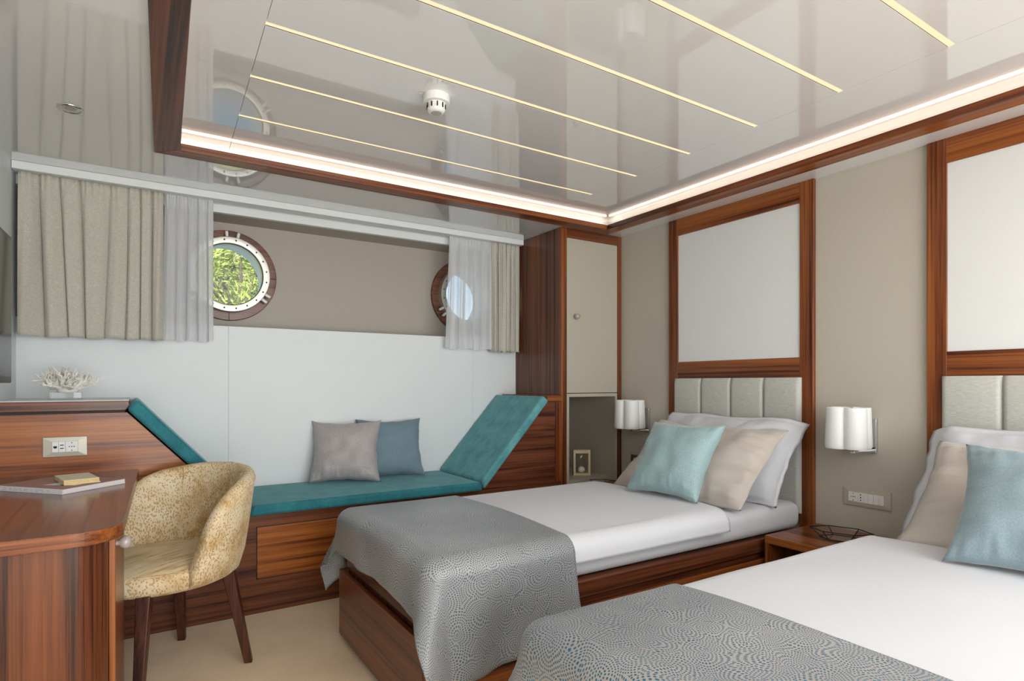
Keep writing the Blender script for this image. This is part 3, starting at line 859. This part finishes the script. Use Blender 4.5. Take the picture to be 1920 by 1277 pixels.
# ------------------------------------------------------------------ pillows
def pillow(name, w, h, t, mat, base, wdir, lean, label, seed=1, flange=0.0, bow=.09, wr=1.0, cat='pillow', group=None, fold=None, sag=0.0, n=44, yaw_up=None, crease=.007):
    """base = bottom centre in world, wdir = horizontal width direction, lean = angle of the pillow above horizontal"""
    rnd = random.Random(seed); so = Vector((rnd.uniform(0, 50), rnd.uniform(0, 50), rnd.uniform(0, 50)))
    bm = bmesh.new()
    def shape(u, v):
        x = w / 2 * u * (1 - bow * (1 - v * v)) ; y = h / 2 + h / 2 * v * (1 - bow * (1 - u * u))
        fu = min(1, abs(u) / (1 - flange)); fv = min(1, abs(v) / (1 - flange))
        T = t * (max(0, 1 - fu ** 2.6) * max(0, 1 - fv ** 2.6)) ** .5
        # gathered creases running in from the edges
        eu = sm(.45, .95, abs(u)); ev = sm(.45, .95, abs(v))
        cr = wr * crease * (eu * noise.noise(Vector((u * 1.3, v * 11, 0)) + so) + ev * noise.noise(Vector((u * 11, v * 1.3, 3)) + so))
        cr += wr * crease * 1.6 * noise.noise(Vector((u * 2.2, v * 2.2, 7)) + so) * (T / max(t, 1e-4))
        ed = wr * crease * .5 * (noise.noise(Vector((u * 4, v * 4, 1)) + so))
        cr *= .15 + .85 * min(1, T / (t * .5))
        x += ed * sm(.75, 1, abs(u)); y += ed * sm(.75, 1, abs(v))
        wv = wr * .006 * noise.noise(Vector((u * 3, v * 3, 11)) + so) * (1 if flange else .3)
        return x, y, T, cr, wv
    A, B = [], []
    for j in range(n + 1):
        ra, rb = [], []
        for i in range(n + 1):
            u, v = -1 + 2 * i / n, -1 + 2 * j / n
            u = math.copysign(abs(u) ** .85, u); v = math.copysign(abs(v) ** .85, v)
            x, y, T, cr, wv = shape(u, v)
            edge = i in (0, n) or j in (0, n)
            zz = wv
            if fold: zz += fold(u, v)
            y2 = y - sag * (1 - v) * .5 * (1 - u * u)
            pa = bm.verts.new((x, y2, zz + (0 if edge else T * .95 + cr + .0018)))
            ra.append(pa); rb.append(pa if edge else bm.verts.new((x, y2, zz - T * .8 - .0018)))
        A.append(ra); B.append(rb)
    for j in range(n):
        for i in range(n):
            bm.faces.new((A[j][i], A[j][i + 1], A[j + 1][i + 1], A[j + 1][i]))
            q = [B[j][i], B[j + 1][i], B[j + 1][i + 1], B[j][i + 1]]
            try: bm.faces.new(q)
            except ValueError: pass
    o = finish(name, bm, mat, None, smooth=True, local=True, angle=0)
    W = Vector((wdir[0], wdir[1], 0)).normalized()
    back = Vector((-W.y, W.x, 0))          # horizontal direction the pillow leans towards
    U = back * math.cos(lean) + Vector((0, 0, 1)) * math.sin(lean)
    N = W.cross(U)
    M = Matrix(((W.x, U.x, N.x, base[0]), (W.y, U.y, N.y, base[1]), (W.z, U.z, N.z, base[2]), (0, 0, 0, 1)))
    o.matrix_world = M
    return tag(o, label, cat, group)
R = math.radians
# bench pillows (width direction +X leans towards +Y)
pillow('throw_pillow', .405, .37, .08, 'slate_blue_cotton', (1.325, 3.405, .528), (1, -.13), R(73), 'slate blue square pillow behind the lilac grey one on the bench', seed=4, cat='cushion', bow=.115, wr=1.3)
pillow('throw_pillow', .40, .37, .085, 'lilac_grey_weave', (1.022, 3.375, .528), (1, -.42), R(72), 'lilac grey square pillow on the teal bench cushion', seed=2, cat='cushion', bow=.115, wr=1.4)
# bed pillows (width direction -Y leans towards +X)
def bed_pillows(dy, a, lab):
    def curl(u, v):
        return .0
    pillow('sleeping_pillow', .90, .46, .075, 'white_linen', (2.50, 2.085 + dy, .528), (0, -1), R(62), lab[0], seed=a, flange=.09, bow=.035, wr=2.2, sag=.02, fold=lambda u, v: -.05 * max(0, abs(u) - .82) / .18 * max(0, v + .3))
    pillow('sleeping_pillow', .80, .50, .085, 'beige_satin', (2.225, 2.03 + dy, .545), (.03, -1), R(42), lab[1], seed=a + 10, flange=.05, bow=.05, wr=2.6, sag=.015)
bed_pillows(0, 21, ('white flanged pillow leaning on the linen pads behind the aqua cushion', 'beige satin pillow behind the aqua cushion'))
bed_pillows(-1.425, 41, ('white flanged pillow leaning on the linen pads behind the dusty blue velvet cushion', 'beige satin pillow behind the dusty blue velvet cushion'))
pillow('throw_pillow', .415, .395, .085, 'aqua_weave', (2.062, 1.945, .573), (.06, -1), R(57), 'shimmering aqua square cushion on the bed beside the bench', seed=7, cat='cushion', bow=.115, wr=1.0)
pillow('throw_pillow', .445, .41, .09, 'blue_velvet', (2.035, .565, .573), (.10, -1), R(54), 'dusty blue velvet square cushion on the second bed', seed=9, cat='cushion', bow=.115, wr=1.2)

# ------------------------------------------------------------------ beds
def rounded(name, x0, x1, y0, y1, z0, z1, r, mat, parent=None, bulge=0.0, seg=5):
    bm = bmesh.new(); add_box(bm, x0, x1, y0, y1, z0, z1); bevel_bm(bm, r, seg)
    return finish(name, bm, mat, parent, smooth=True, angle=60)

def drape(name, bx0, y0, y1, ztop, x_foot, x_head, dn, df, R_, mat, flare, label, cat, seed, foot=True, group=None, thick=.003, wav=.012, camber=.012, uv=True, head_drop=0, top_noise=.003, nx=90, ny=110, hem=None):
    """cloth laid over a mattress: bx0 = foot edge of mattress, y0/y1 = near/far edges, dn/df = overhang lengths,
       x_foot = overhang at the foot, x_head = where the cloth ends towards the pillows"""
    bm = bmesh.new(); uvl = bm.loops.layers.uv.new('UVMap')
    rnd = random.Random(seed); so = Vector((rnd.uniform(0, 40), rnd.uniform(0, 40), 0))
    L = x_foot + (x_head - bx0); Wd = dn + (y1 - y0) + df
    def fall(q):
        arc = R_ * math.pi / 2
        if q < arc:
            a = q / R_; return R_ * math.sin(a), R_ * (1 - math.cos(a))
        return R_ + flare * (q - arc), R_ + (q - arc) * math.sqrt(max(0, 1 - flare * flare))
    grid = []
    for j in range(ny + 1):
        row = []
        t_ = Wd * j / ny - dn            # <0 near overhang, > width far overhang
        for i in range(nx + 1):
            s_ = L * i / nx - x_foot     # <0 foot overhang
            p = max(0, -s_ + R_ * .4) if x_foot > 0 else 0
            if t_ < R_ * .4: q, sg = R_ * .4 - t_, -1
            elif t_ > (y1 - y0) - R_ * .4: q, sg = t_ - (y1 - y0) + R_ * .4, 1
            else: q, sg = 0, 0
            X = bx0 + max(s_, R_ * .4 if x_foot > 0 else s_); Y = y0 + min(max(t_, R_ * .4), y1 - y0 - R_ * .4)
            if x_foot <= 0: X = bx0 + s_
            rho = math.hypot(p, q); ox = oy = dz = 0
            if rho > 0:
                o_, d_ = fall(rho); ca, sa = p / rho, q / rho
                hang = sm(.06, .3, d_)
                ph = (X * 10 + 2.6 * noise.noise(Vector((X * 4, 0, 2)) + so)) if q > p else (Y * 12 + 2 * noise.noise(Vector((0, Y * 4, 5)) + so))
                fold_ = wav * hang * (math.sin(ph) + .5 * noise.noise(Vector((X * 9, Y * 9, d_ * 3)) + so)) + (.05 if wav > .01 else .004) * hang * (2 * ca * sa) ** 2
                o_ += fold_
                ox, oy, dz = -o_ * ca, sg * o_ * sa, d_
            cx = (t_ / (y1 - y0)) * 2 - 1
            z = ztop - dz + camber * max(0, 1 - cx * cx) + top_noise * noise.noise(Vector((s_ * 3.1, t_ * 3.1, 0)) + so) * (1 if rho == 0 else .4)
            row.append((bm.verts.new((X + ox, Y + oy, z)), s_, t_))
        grid.append(row)
    for j in range(ny):
        for i in range(nx):
            q = (grid[j][i], grid[j][i + 1], grid[j + 1][i + 1], grid[j + 1][i])
            fc = bm.faces.new([a[0] for a in q])
            for lp, a in zip(fc.loops, q): lp[uvl].uv = (a[1] + 5, a[2] + 5)
    o = finish(name, bm, mat, None, smooth=True, angle=0)
    m = o.modifiers.new('thickness', 'SOLIDIFY'); m.thickness = thick; m.offset = 1
    return tag(o, label, cat, group)

def bed(dy, lab, xh, throw_x, seed):
    ya, yb = 1.655 + dy, 2.52 + dy; xa = .755; xb = XR - .085
    fr = thing('bed', (1.8, (ya + yb) / 2, 0), lab[0], 'bed')
    box('plinth', xa + .06, xb, ya + .05, yb - .05, 0, .05, 'walnut_dark_X', fr, 0)
    box('side_panel', xa - .012, xb, ya - .014, ya + .006, .03, .305, 'walnut_X', fr, .002)
    box('side_panel', xa - .012, xb, yb - .006, yb + .014, .03, .305, 'walnut_X', fr, .002)
    box('foot_panel', xa - .014, xa + .006, ya + .006, yb - .006, .03, .305, 'walnut_dark_Y', fr, .002)
    box('inner_box', xa + .02, xb, ya + .02, yb - .02, .05, .335, 'walnut_dark_X', fr, 0)
    for y in (ya, yb - .05):
        bm = bmesh.new(); add_box(bm, xa, xb, y, y + .05, .322, .392); bevel_bm(bm, .013, 4)
        finish('side_rail', bm, 'walnut_figured', fr, smooth=True, angle=60)
    bm = bmesh.new(); add_box(bm, xa, xa + .05, ya + .05, yb - .05, .322, .392); bevel_bm(bm, .013, 4)
    finish('foot_rail', bm, 'walnut_dark_Y', fr, smooth=True, angle=60)
    box('slat_base', xa + .05, xb, ya + .05, yb - .05, .34, .38, 'walnut_X', fr, 0)
    tag(rounded('mattress', xa + .02, xb - .005, ya + .004, yb - .004, .393, .525, .045, 'white_linen'), lab[1], 'mattress')
    drape('duvet', xa + .03, ya + .004, yb - .004, .545, .07, xh, .085, .085, .05, 'white_linen', .10, lab[2], 'duvet', seed, thick=.014, wav=.006, camber=.012, top_noise=.006)
    drape('bed_runner', xa + .012, ya - .012, yb + .012, .562, .185, throw_x, .365, .33, .06, 'dotted_satin', .10, lab[3], 'bed runner', seed + 1, thick=.003, wav=.022, camber=.014, top_noise=.004)
bed(0, ('walnut bed frame with rounded side rail, parallel to the bench', 'white sheeted mattress of the bed beside the bench',
        'white duvet on the bed beside the bench', 'taupe satin runner with dotted teal pattern, on the bed beside the bench'), 2.14, 1.29, 31)
bed(-1.425, ('walnut bed frame of the second bed, beyond the bedside table from the bench', 'white sheeted mattress of the second bed, away from the bench',
        'white duvet on the second bed, away from the bench', 'taupe satin runner with dotted teal pattern, on the second bed, away from the bench'), 2.22, 1.22, 51)

# ------------------------------------------------------------------ bedside tables
def nightstand(y0, y1, zt_, label):
    t = thing('bedside_table', (2.61, (y0 + y1) / 2, 0), label, 'bedside table')
    xa, xb = 2.39, XR - .024
    box('table_top', xa, xb, y0, y1, zt_ - .034, zt_, 'walnut_Y', t, .0015)
    box('side_panel', xa, xb, y0, y0 + .022, 0, zt_ - .034, 'walnut_Z', t, .001)
    box('side_panel', xa, xb, y1 - .022, y1, 0, zt_ - .034, 'walnut_Z', t, .001)
    box('back_panel', xb - .018, xb, y0 + .022, y1 - .022, .02, zt_ - .034, 'walnut_dark_Y', t, 0)
    box('shelf', xa + .01, xb - .018, y0 + .022, y1 - .022, .05, .072, 'walnut_Y', t, .001)
nightstand(1.147, 1.622, .418, 'open walnut bedside table between the two beds')
nightstand(2.585, 2.985, .445, 'walnut bedside table between the bed and the tall cabinet')

# faceted glass trays
def tray(cx, cy, z, ang, label):
    t = thing('glass_tray', (cx, cy, z), label, 'tray', 'faceted glass trays on the bedside tables')
    H = .038
    top = [(-.125, 0), (-.06, -.068), (.06, -.068), (.125, 0), (.06, .068), (-.06, .068)]
    ca, sa = math.cos(ang), math.sin(ang)
    def W(p, k, zz): return Vector((cx + (p[0] * ca - p[1] * sa) * k, cy + (p[0] * sa + p[1] * ca) * k, zz))
    tp = [W(p, 1, z + H) for p in top]; bp = [W((p[0] * .66, p[1] * .8), 1, z + .003) for p in top]
    fr = None
    for i in range(6):
        j = (i + 1) % 6
        for a, b in ((tp[i], tp[j]), (bp[i], bp[j]), (tp[i], bp[i])):
            bm = bmesh.new(); add_tube(bm, [a, b], .0021, 6); finish('lead_strip', bm, 'dark_metal', t, smooth=True)
        bm = bmesh.new(); bm.faces.new([bm.verts.new(x) for x in (tp[i], tp[j], bp[j], bp[i])]); finish('glass_pane', bm, 'tray_glass', t)
    bm = bmesh.new(); bm.faces.new([bm.verts.new(x) for x in bp]); finish('base_pane', bm, 'tray_glass', t)
    return t
tray(2.61, 1.40, .418, math.radians(-70), 'faceted clear glass tray with dark edges on the table between the beds')
tray(2.50, 2.80, .445, math.radians(-75), 'faceted clear glass tray with dark edges near the tall cabinet')

# ------------------------------------------------------------------ wall lamps
def sconce(cy, label):
    t = thing('wall_lamp', (XR, cy, .86), label, 'wall lamp', 'wall lamps beside the headboards')
    box('wall_plate', XR - .02, XR, cy - .052, cy + .052, .786, .94, 'chrome', t, .002)
    box('arm', XR - .125, XR - .02, cy - .012, cy + .012, .786, .798, 'chrome', t, .002)
    cxs = XR - .118; cy0 = cy; cy = cy + .018
    lathe('lamp_holder', [(0, .798), (.02, .798), (.026, .803), (.026, .812), (0, .812)], 'chrome', t, 20, Matrix.Translation((cxs, cy, 0)))
    # four lobed opal shade
    bm = bmesh.new(); NA = 96
    def r_at(a, k):
        return (.062 + .036 * (abs(math.cos(2 * a + 1.15)) + .004) ** .62) * k
    prof = [(0.25, .810), (.80, .806), (.985, .808), (1.02, .816), (1.025, .83), (1.0, .90), (.975, .975), (.97, .990), (.945, .992), (.93, .985), (.93, .90), (.94, .82), (.25, .818)]
    rg = [[bm.verts.new((cxs + r_at(2 * math.pi * i / NA, k) * math.cos(2 * math.pi * i / NA), cy + r_at(2 * math.pi * i / NA, k) * math.sin(2 * math.pi * i / NA), z)) for i in range(NA)] for k, z in prof]
    rg.append(rg[0])
    for a, b in zip(rg[:-1], rg[1:]):
        for i in range(NA): bm.faces.new((a[i], a[(i + 1) % NA], b[(i + 1) % NA], b[i]))
    finish('lamp_shade', bm, 'opal_glass', t, smooth=True, angle=50)
sconce(1.405, 'white lobed glass wall lamp above the table between the beds')
sconce(2.80, 'white lobed glass wall lamp next to the tall cabinet')

# ------------------------------------------------------------------ socket plates
def socket_plate(loc, wall, w, h, mods, bezel, label):
    """built in a local frame: x across, y up, z out of the wall"""
    t = thing('socket_plate', loc, label, 'socket')
    if wall == 'Y': Rm = Matrix.Rotation(math.radians(90), 4, 'X')
    else: Rm = Matrix.Rotation(math.radians(-90), 4, 'Z') @ Matrix.Rotation(math.radians(90), 4, 'X')
    def fin(name, bm, mat, parent, smooth=True):
        bmesh.ops.transform(bm, matrix=Rm, verts=bm.verts)
        return finish(name, bm, mat, parent, smooth=smooth, local=True)
    mw = h * .27
    W2 = sum(m[1] for m in mods) * mw; H2 = h * .54
    bm = bmesh.new()
    o = [(-w / 2, -h / 2), (w / 2, -h / 2), (w / 2, h / 2), (-w / 2, h / 2)]
    i_ = [(-W2 / 2, -H2 / 2), (W2 / 2, -H2 / 2), (W2 / 2, H2 / 2), (-W2 / 2, H2 / 2)]
    rings = [[bm.verts.new((x, y, z)) for x, y in pts] for pts, z in ((o, 0), (o, .006), ([(x * .985, y * .965) for x, y in o], .008), (i_, .0105), (i_, .006))]
    for a, b in zip(rings[:-1], rings[1:]):
        for k in range(4): bm.faces.new((a[k], a[(k + 1) % 4], b[(k + 1) % 4], b[k]))
    bm.faces.new(rings[-1])
    fin('bezel', bm, bezel, t, smooth=False)
    x = -W2 / 2
    for kind, nm in mods:
        mwid = nm * mw
        bm = bmesh.new(); add_box(bm, x + .0004, x + mwid - .0004, -H2 / 2 + .0003, H2 / 2 - .0003, .006, .0115 if kind != 'switch' else .0128); bevel_bm(bm, .0006, 1)
        m_o = fin({'net': 'network_port', 'usb': 'usb_port', 'schuko': 'round_socket', 'pin3': 'three_pin_socket', 'switch': 'switch_key'}[kind], bm, 'white_plastic', t)
        cx = x + mwid / 2
        def hole(hx, hy, a, b, z=.01165, name='contact_hole'):
            bm = bmesh.new(); add_box(bm, hx - a, hx + a, hy - b, hy + b, z - .0008, z + .0002); fin(name, bm, 'black_hole', m_o, smooth=False)
        if kind == 'net': hole(cx, 0, .006, .004); hole(cx, -.0048, .0028, .0012)
        if kind == 'usb':
            hole(cx, .007, .006, .0018); hole(cx, -.006, .006, .0018)
        if kind == 'schuko':
            bm = bmesh.new(); add_lathe(bm, [(H2 * .44, .0112), (H2 * .44, .0122), (H2 * .40, .0122), (H2 * .385, .0118), (0, .01175)], 28, Matrix.Translation((cx, 0, 0))); fin('socket_rim', bm, 'white_plastic', m_o)
            for hx in (-.0075, 0, .0075): hole(cx + hx, 0, .0019, .0019, .0119)
            hole(cx, H2 * .36, .002, .0018, .0121); hole(cx, -H2 * .36, .002, .0018, .0121)
        if kind == 'pin3':
            for hy in (-.0125, 0, .0125): hole(cx, hy, .0024, .0028)
        x += mwid
    return t
socket_plate((-.234, YF - .0015, .842), 'Y', .145, .08, [('net', 1), ('usb', 1), ('schuko', 2)], 'brushed_champagne', 'champagne plate with network, usb and round sockets on the console front')
socket_plate((XR, 1.402, .573), 'X', .21, .083, [('schuko', 2), ('pin3', 1), ('switch', 1), ('switch', 1), ('switch', 1), ('switch', 1)], 'brushed_champagne', 'long champagne socket and switch plate above the table between the beds')
socket_plate((XR, 2.818, .58), 'X', .21, .083, [('schuko', 2), ('pin3', 1), ('switch', 1), ('switch', 1), ('switch', 1), ('switch', 1)], 'bronze_bezel', 'dark bronze socket plate half hidden by the beige pillow near the tall cabinet')

# ------------------------------------------------------------------ coral on acrylic block
co = thing('coral_ornament', (-.245, 3.2, 1.0305), 'white branching coral on a clear acrylic block on the console', 'ornament')
bm = bmesh.new(); add_box(bm, -.3, -.19, 3.165, 3.235, 1.0306, 1.062); bevel_bm(bm, .001, 1)
finish('acrylic_block', bm, 'acrylic', co, smooth=True)
rnd = random.Random(12); bm = bmesh.new()
def branch(p, d, L, r, depth):
    seg = 3; pts = [p]; rr = [r]
    for k in range(seg):
        d = (d + Vector((rnd.uniform(-.25, .25), rnd.uniform(-.25, .25), rnd.uniform(-.12, .22)))).normalized()
        p = p + d * L / seg; pts.append(p); rr.append(r * (1 - .26 * (k + 1) / seg))
    add_tube(bm, pts, rr, 5)
    if depth > 0:
        for k in range(rnd.choice((2, 3, 3))):
            nd = (d + Vector((rnd.uniform(-.95, .95), rnd.uniform(-.8, .8), rnd.uniform(-.35, .75)))).normalized()
            branch(pts[rnd.choice((1, 2, 3))], nd, L * rnd.uniform(.5, .75), rr[-1] * .95, depth - 1)
base = Vector((-.24, 3.2, 1.066))
add_lathe(bm, [(0, -.006), (.035, -.005), (.04, .006), (.03, .02), (0, .026)], 16, Matrix.Translation(base))
for k in range(34):
    a = 2 * math.pi * k * 5 / 34 + rnd.uniform(-.2, .2); el = rnd.uniform(.12, 1.25)
    d = Vector((math.cos(a) * math.cos(el) * 1.35, math.sin(a) * math.cos(el) * .8, math.sin(el)))
    branch(base + Vector((math.cos(a) * .018, math.sin(a) * .014, .008)), d.normalized(), (.036 + .022 * math.cos(el)), .0088, 3)
finish('coral', bm, 'coral_white', co, smooth=True, angle=70)

# ------------------------------------------------------------------ hourglass
hg = thing('hourglass', (2.585, 3.15, .4735), 'small hourglass with white sand in a pale wooden frame', 'hourglass')
hg.rotation_euler = (0, 0, math.radians(-32))
hx, hy, hz = 2.585, 3.15, .4735; HW_, HH, HD, ft = .058, .172, .03, .015
box('frame_side', hx - HW_, hx - HW_ + ft, hy - HD, hy + HD, hz, hz + HH, 'pale_wood', hg, .001)
box('frame_side', hx + HW_ - ft, hx + HW_, hy - HD, hy + HD, hz, hz + HH, 'pale_wood', hg, .001)
box('frame_bar', hx - HW_ + ft, hx + HW_ - ft, hy - HD, hy + HD, hz, hz + ft, 'pale_wood', hg, .001)
box('frame_bar', hx - HW_ + ft, hx + HW_ - ft, hy - HD, hy + HD, hz + HH - .022, hz + HH, 'pale_wood', hg, .001)
Mh = Matrix.Translation((hx, hy, hz + ft))
lathe('glass_bulb', [(0, 0), (.014, .001), (.0245, .012), (.026, .022), (.02, .04), (.008, .056), (.0035, .066), (.008, .077), (.018, .09), (.025, .108), (.023, .122), (.012, .132), (0, .134)], 'bulb_glass', hg, 28, Mh, angle=80)
lathe('sand', [(0, .0012), (.013, .002), (.0235, .0125), (.0252, .021), (.0215, .034), (.012, .040), (0, .044)], 'sand_white', hg, 24, Mh, angle=80)

# ------------------------------------------------------------------ ceiling fittings
sd = thing('smoke_detector', (.943, 1.99, ZR), 'white round smoke detector on the raised ceiling', 'smoke detector')
Ms = Matrix.Translation((.943, 1.99, ZR)) @ Matrix.Rotation(math.pi, 4, 'X')
lathe('base_ring', [(0, .0), (.049, .0), (.050, .004), (.050, .026), (.048, .030), (0, .030)], 'white_plastic', sd, 48, Ms)
core = lathe('sensor_dome', [(.034, .03), (.033, .04), (.0335, .052), (.030, .060), (.022, .064), (0, .064)], 'white_plastic', sd, 40, Ms)
lathe('sensor_face', [(0, .0645), (.0195, .0645), (.0205, .0638)], 'grey_plastic', core, 32, Ms)
for k in range(10):
    a = 2 * math.pi * k / 10
    bm = bmesh.new(); add_box(bm, .0325, .036, -.0022, .0022, .033, .05)
    bmesh.ops.transform(bm, matrix=Ms @ Matrix.Rotation(a, 4, 'Z'), verts=bm.verts); finish('vent_slot', bm, 'black_hole', core)
bm = bmesh.new(); q = [Ms @ Vector(p) for p in ((-.05, .012, .004), (-.068, .012, .004), (-.068, -.004, .004), (-.05, -.004, .004))]
add_tube(bm, q, .0008, 5); finish('tag_wire', bm, 'steel', sd, smooth=True)
dl = thing('downlight', (-.195, 2.70, ZC), 'small chrome recessed downlight in the lower ceiling', 'downlight')
Md = Matrix.Translation((-.195, 2.70, ZC)) @ Matrix.Rotation(math.pi, 4, 'X')
lathe('chrome_ring', [(.030, -.0), (.031, .003), (.034, .006), (.040, .005), (.042, .001), (.042, 0)], 'chrome', dl, 40, Md)
lathe('reflector', [(.031, .003), (.026, .0012), (.017, .0006)], 'chrome', dl, 32, Md)
lathe('lens', [(0, .0012), (.018, .0011)], 'grey_plastic', dl, 24, Md)

# ------------------------------------------------------------------ outside: hillside with pines, sea
def hill_h(x, y):
    rise = sm(9, 34, y) * 11.5 * (1 - sm(6.0, 11.0, x - .12 * (y - 10)))
    return -.8 + rise + .35 * noise.noise(Vector((x * .3, y * .3, 0)))
bm = bmesh.new(); NXh, NYh = 60, 50; vs = []
for j in range(NYh + 1):
    vs.append([bm.verts.new((-26 + 46 * i / NXh, 8 + 46 * j / NYh, hill_h(-26 + 46 * i / NXh, 8 + 46 * j / NYh))) for i in range(NXh + 1)])
for j in range(NYh):
    for i in range(NXh): bm.faces.new((vs[j][i], vs[j][i + 1], vs[j + 1][i + 1], vs[j + 1][i]))
tag(finish('hillside', bm, 'hill_ground', smooth=True, angle=0), 'sunlit scrubby hillside outside the porthole', 'hillside', kind='structure')
tag(box('sea', -120, 120, 5.0, 200, -1.2, -.6, 'sea_water', bev=0), 'blue sea outside the hull', 'sea', kind='structure')

def make_pine(seed):
    rnd = random.Random(seed)
    bm = bmesh.new()
    H = 4.2
    clumps = []
    for k in range(46):
        a = rnd.uniform(0, 6.28); z = rnd.uniform(1.0, H); rr = (1 - ((z - 2.2) / 2.6) ** 2) * 1.7
        r = rr * math.sqrt(rnd.uniform(.15, 1)); clumps.append(Vector((r * math.cos(a), r * math.sin(a), z)))
    for c in clumps:
        cr = rnd.uniform(.32, .6)
        for q in range(190):
            d = Vector((rnd.gauss(0, 1), rnd.gauss(0, 1), rnd.gauss(0, .8) + .25)).normalized()
            p = c + d * cr * rnd.uniform(.45, 1)
            tdir = (d + Vector((rnd.uniform(-.6, .6), rnd.uniform(-.6, .6), rnd.uniform(0, .8)))).normalized()
            sd_ = tdir.cross(Vector((rnd.uniform(-1, 1), rnd.uniform(-1, 1), rnd.uniform(-1, 1)))).normalized()
            L = rnd.uniform(.08, .16); w = rnd.uniform(.012, .026)
            bm.faces.new([bm.verts.new(x) for x in (p - sd_ * w, p + sd_ * w, p + tdir * L + sd_ * w * .3, p + tdir * L - sd_ * w * .3)])
    me = bpy.data.meshes.new('foliage'); bm.to_mesh(me); bm.free(); me.materials.append(MAT['pine_needles'])
    bm = bmesh.new(); add_tube(bm, [(0, 0, -.5), (.05, .02, 1.2), (-.04, .03, 2.6), (0, 0, 3.8)], [.1, .07, .05, .02], 8)
    for c in clumps[::3]:
        add_tube(bm, [(0, 0, c.z * .62), c * .5 + Vector((0, 0, c.z * .36)), c], [.05, .035, .015], 5)
    mt = bpy.data.meshes.new('trunk'); bm.to_mesh(mt); bm.free(); mt.materials.append(MAT['pine_bark'])
    return me, mt
protos = [make_pine(s) for s in (1, 2, 3)]
rnd = random.Random(77)
spots = [(1.9, 13.5), (5.2, 16.0), (-1.6, 15.5), (2.0, 17.6), (-5.2, 17.5), (5.0, 20.4), (.2, 21.3), (3.6, 24.4), (-3.4, 20.5), (-.4, 26.2), (7.2, 25.5), (3.0, 28.6)]
for i, (x, y) in enumerate(spots):
    z = hill_h(x, y) - .2
    t_ = thing('pine_tree', (x, y, z), 'yellow-green pine tree on the hillside seen through the porthole', 'tree', 'pine trees on the hillside')
    s_ = rnd.uniform(.9, 1.0); t_.scale = (s_, s_, s_); t_.rotation_euler = (0, 0, rnd.uniform(0, 6.28))
    me, mt = protos[i % 3]
    for nm, m in (('foliage', me), ('trunk', mt)):
        o = bpy.data.objects.new(nm, m); COL.objects.link(o); o.parent = t_
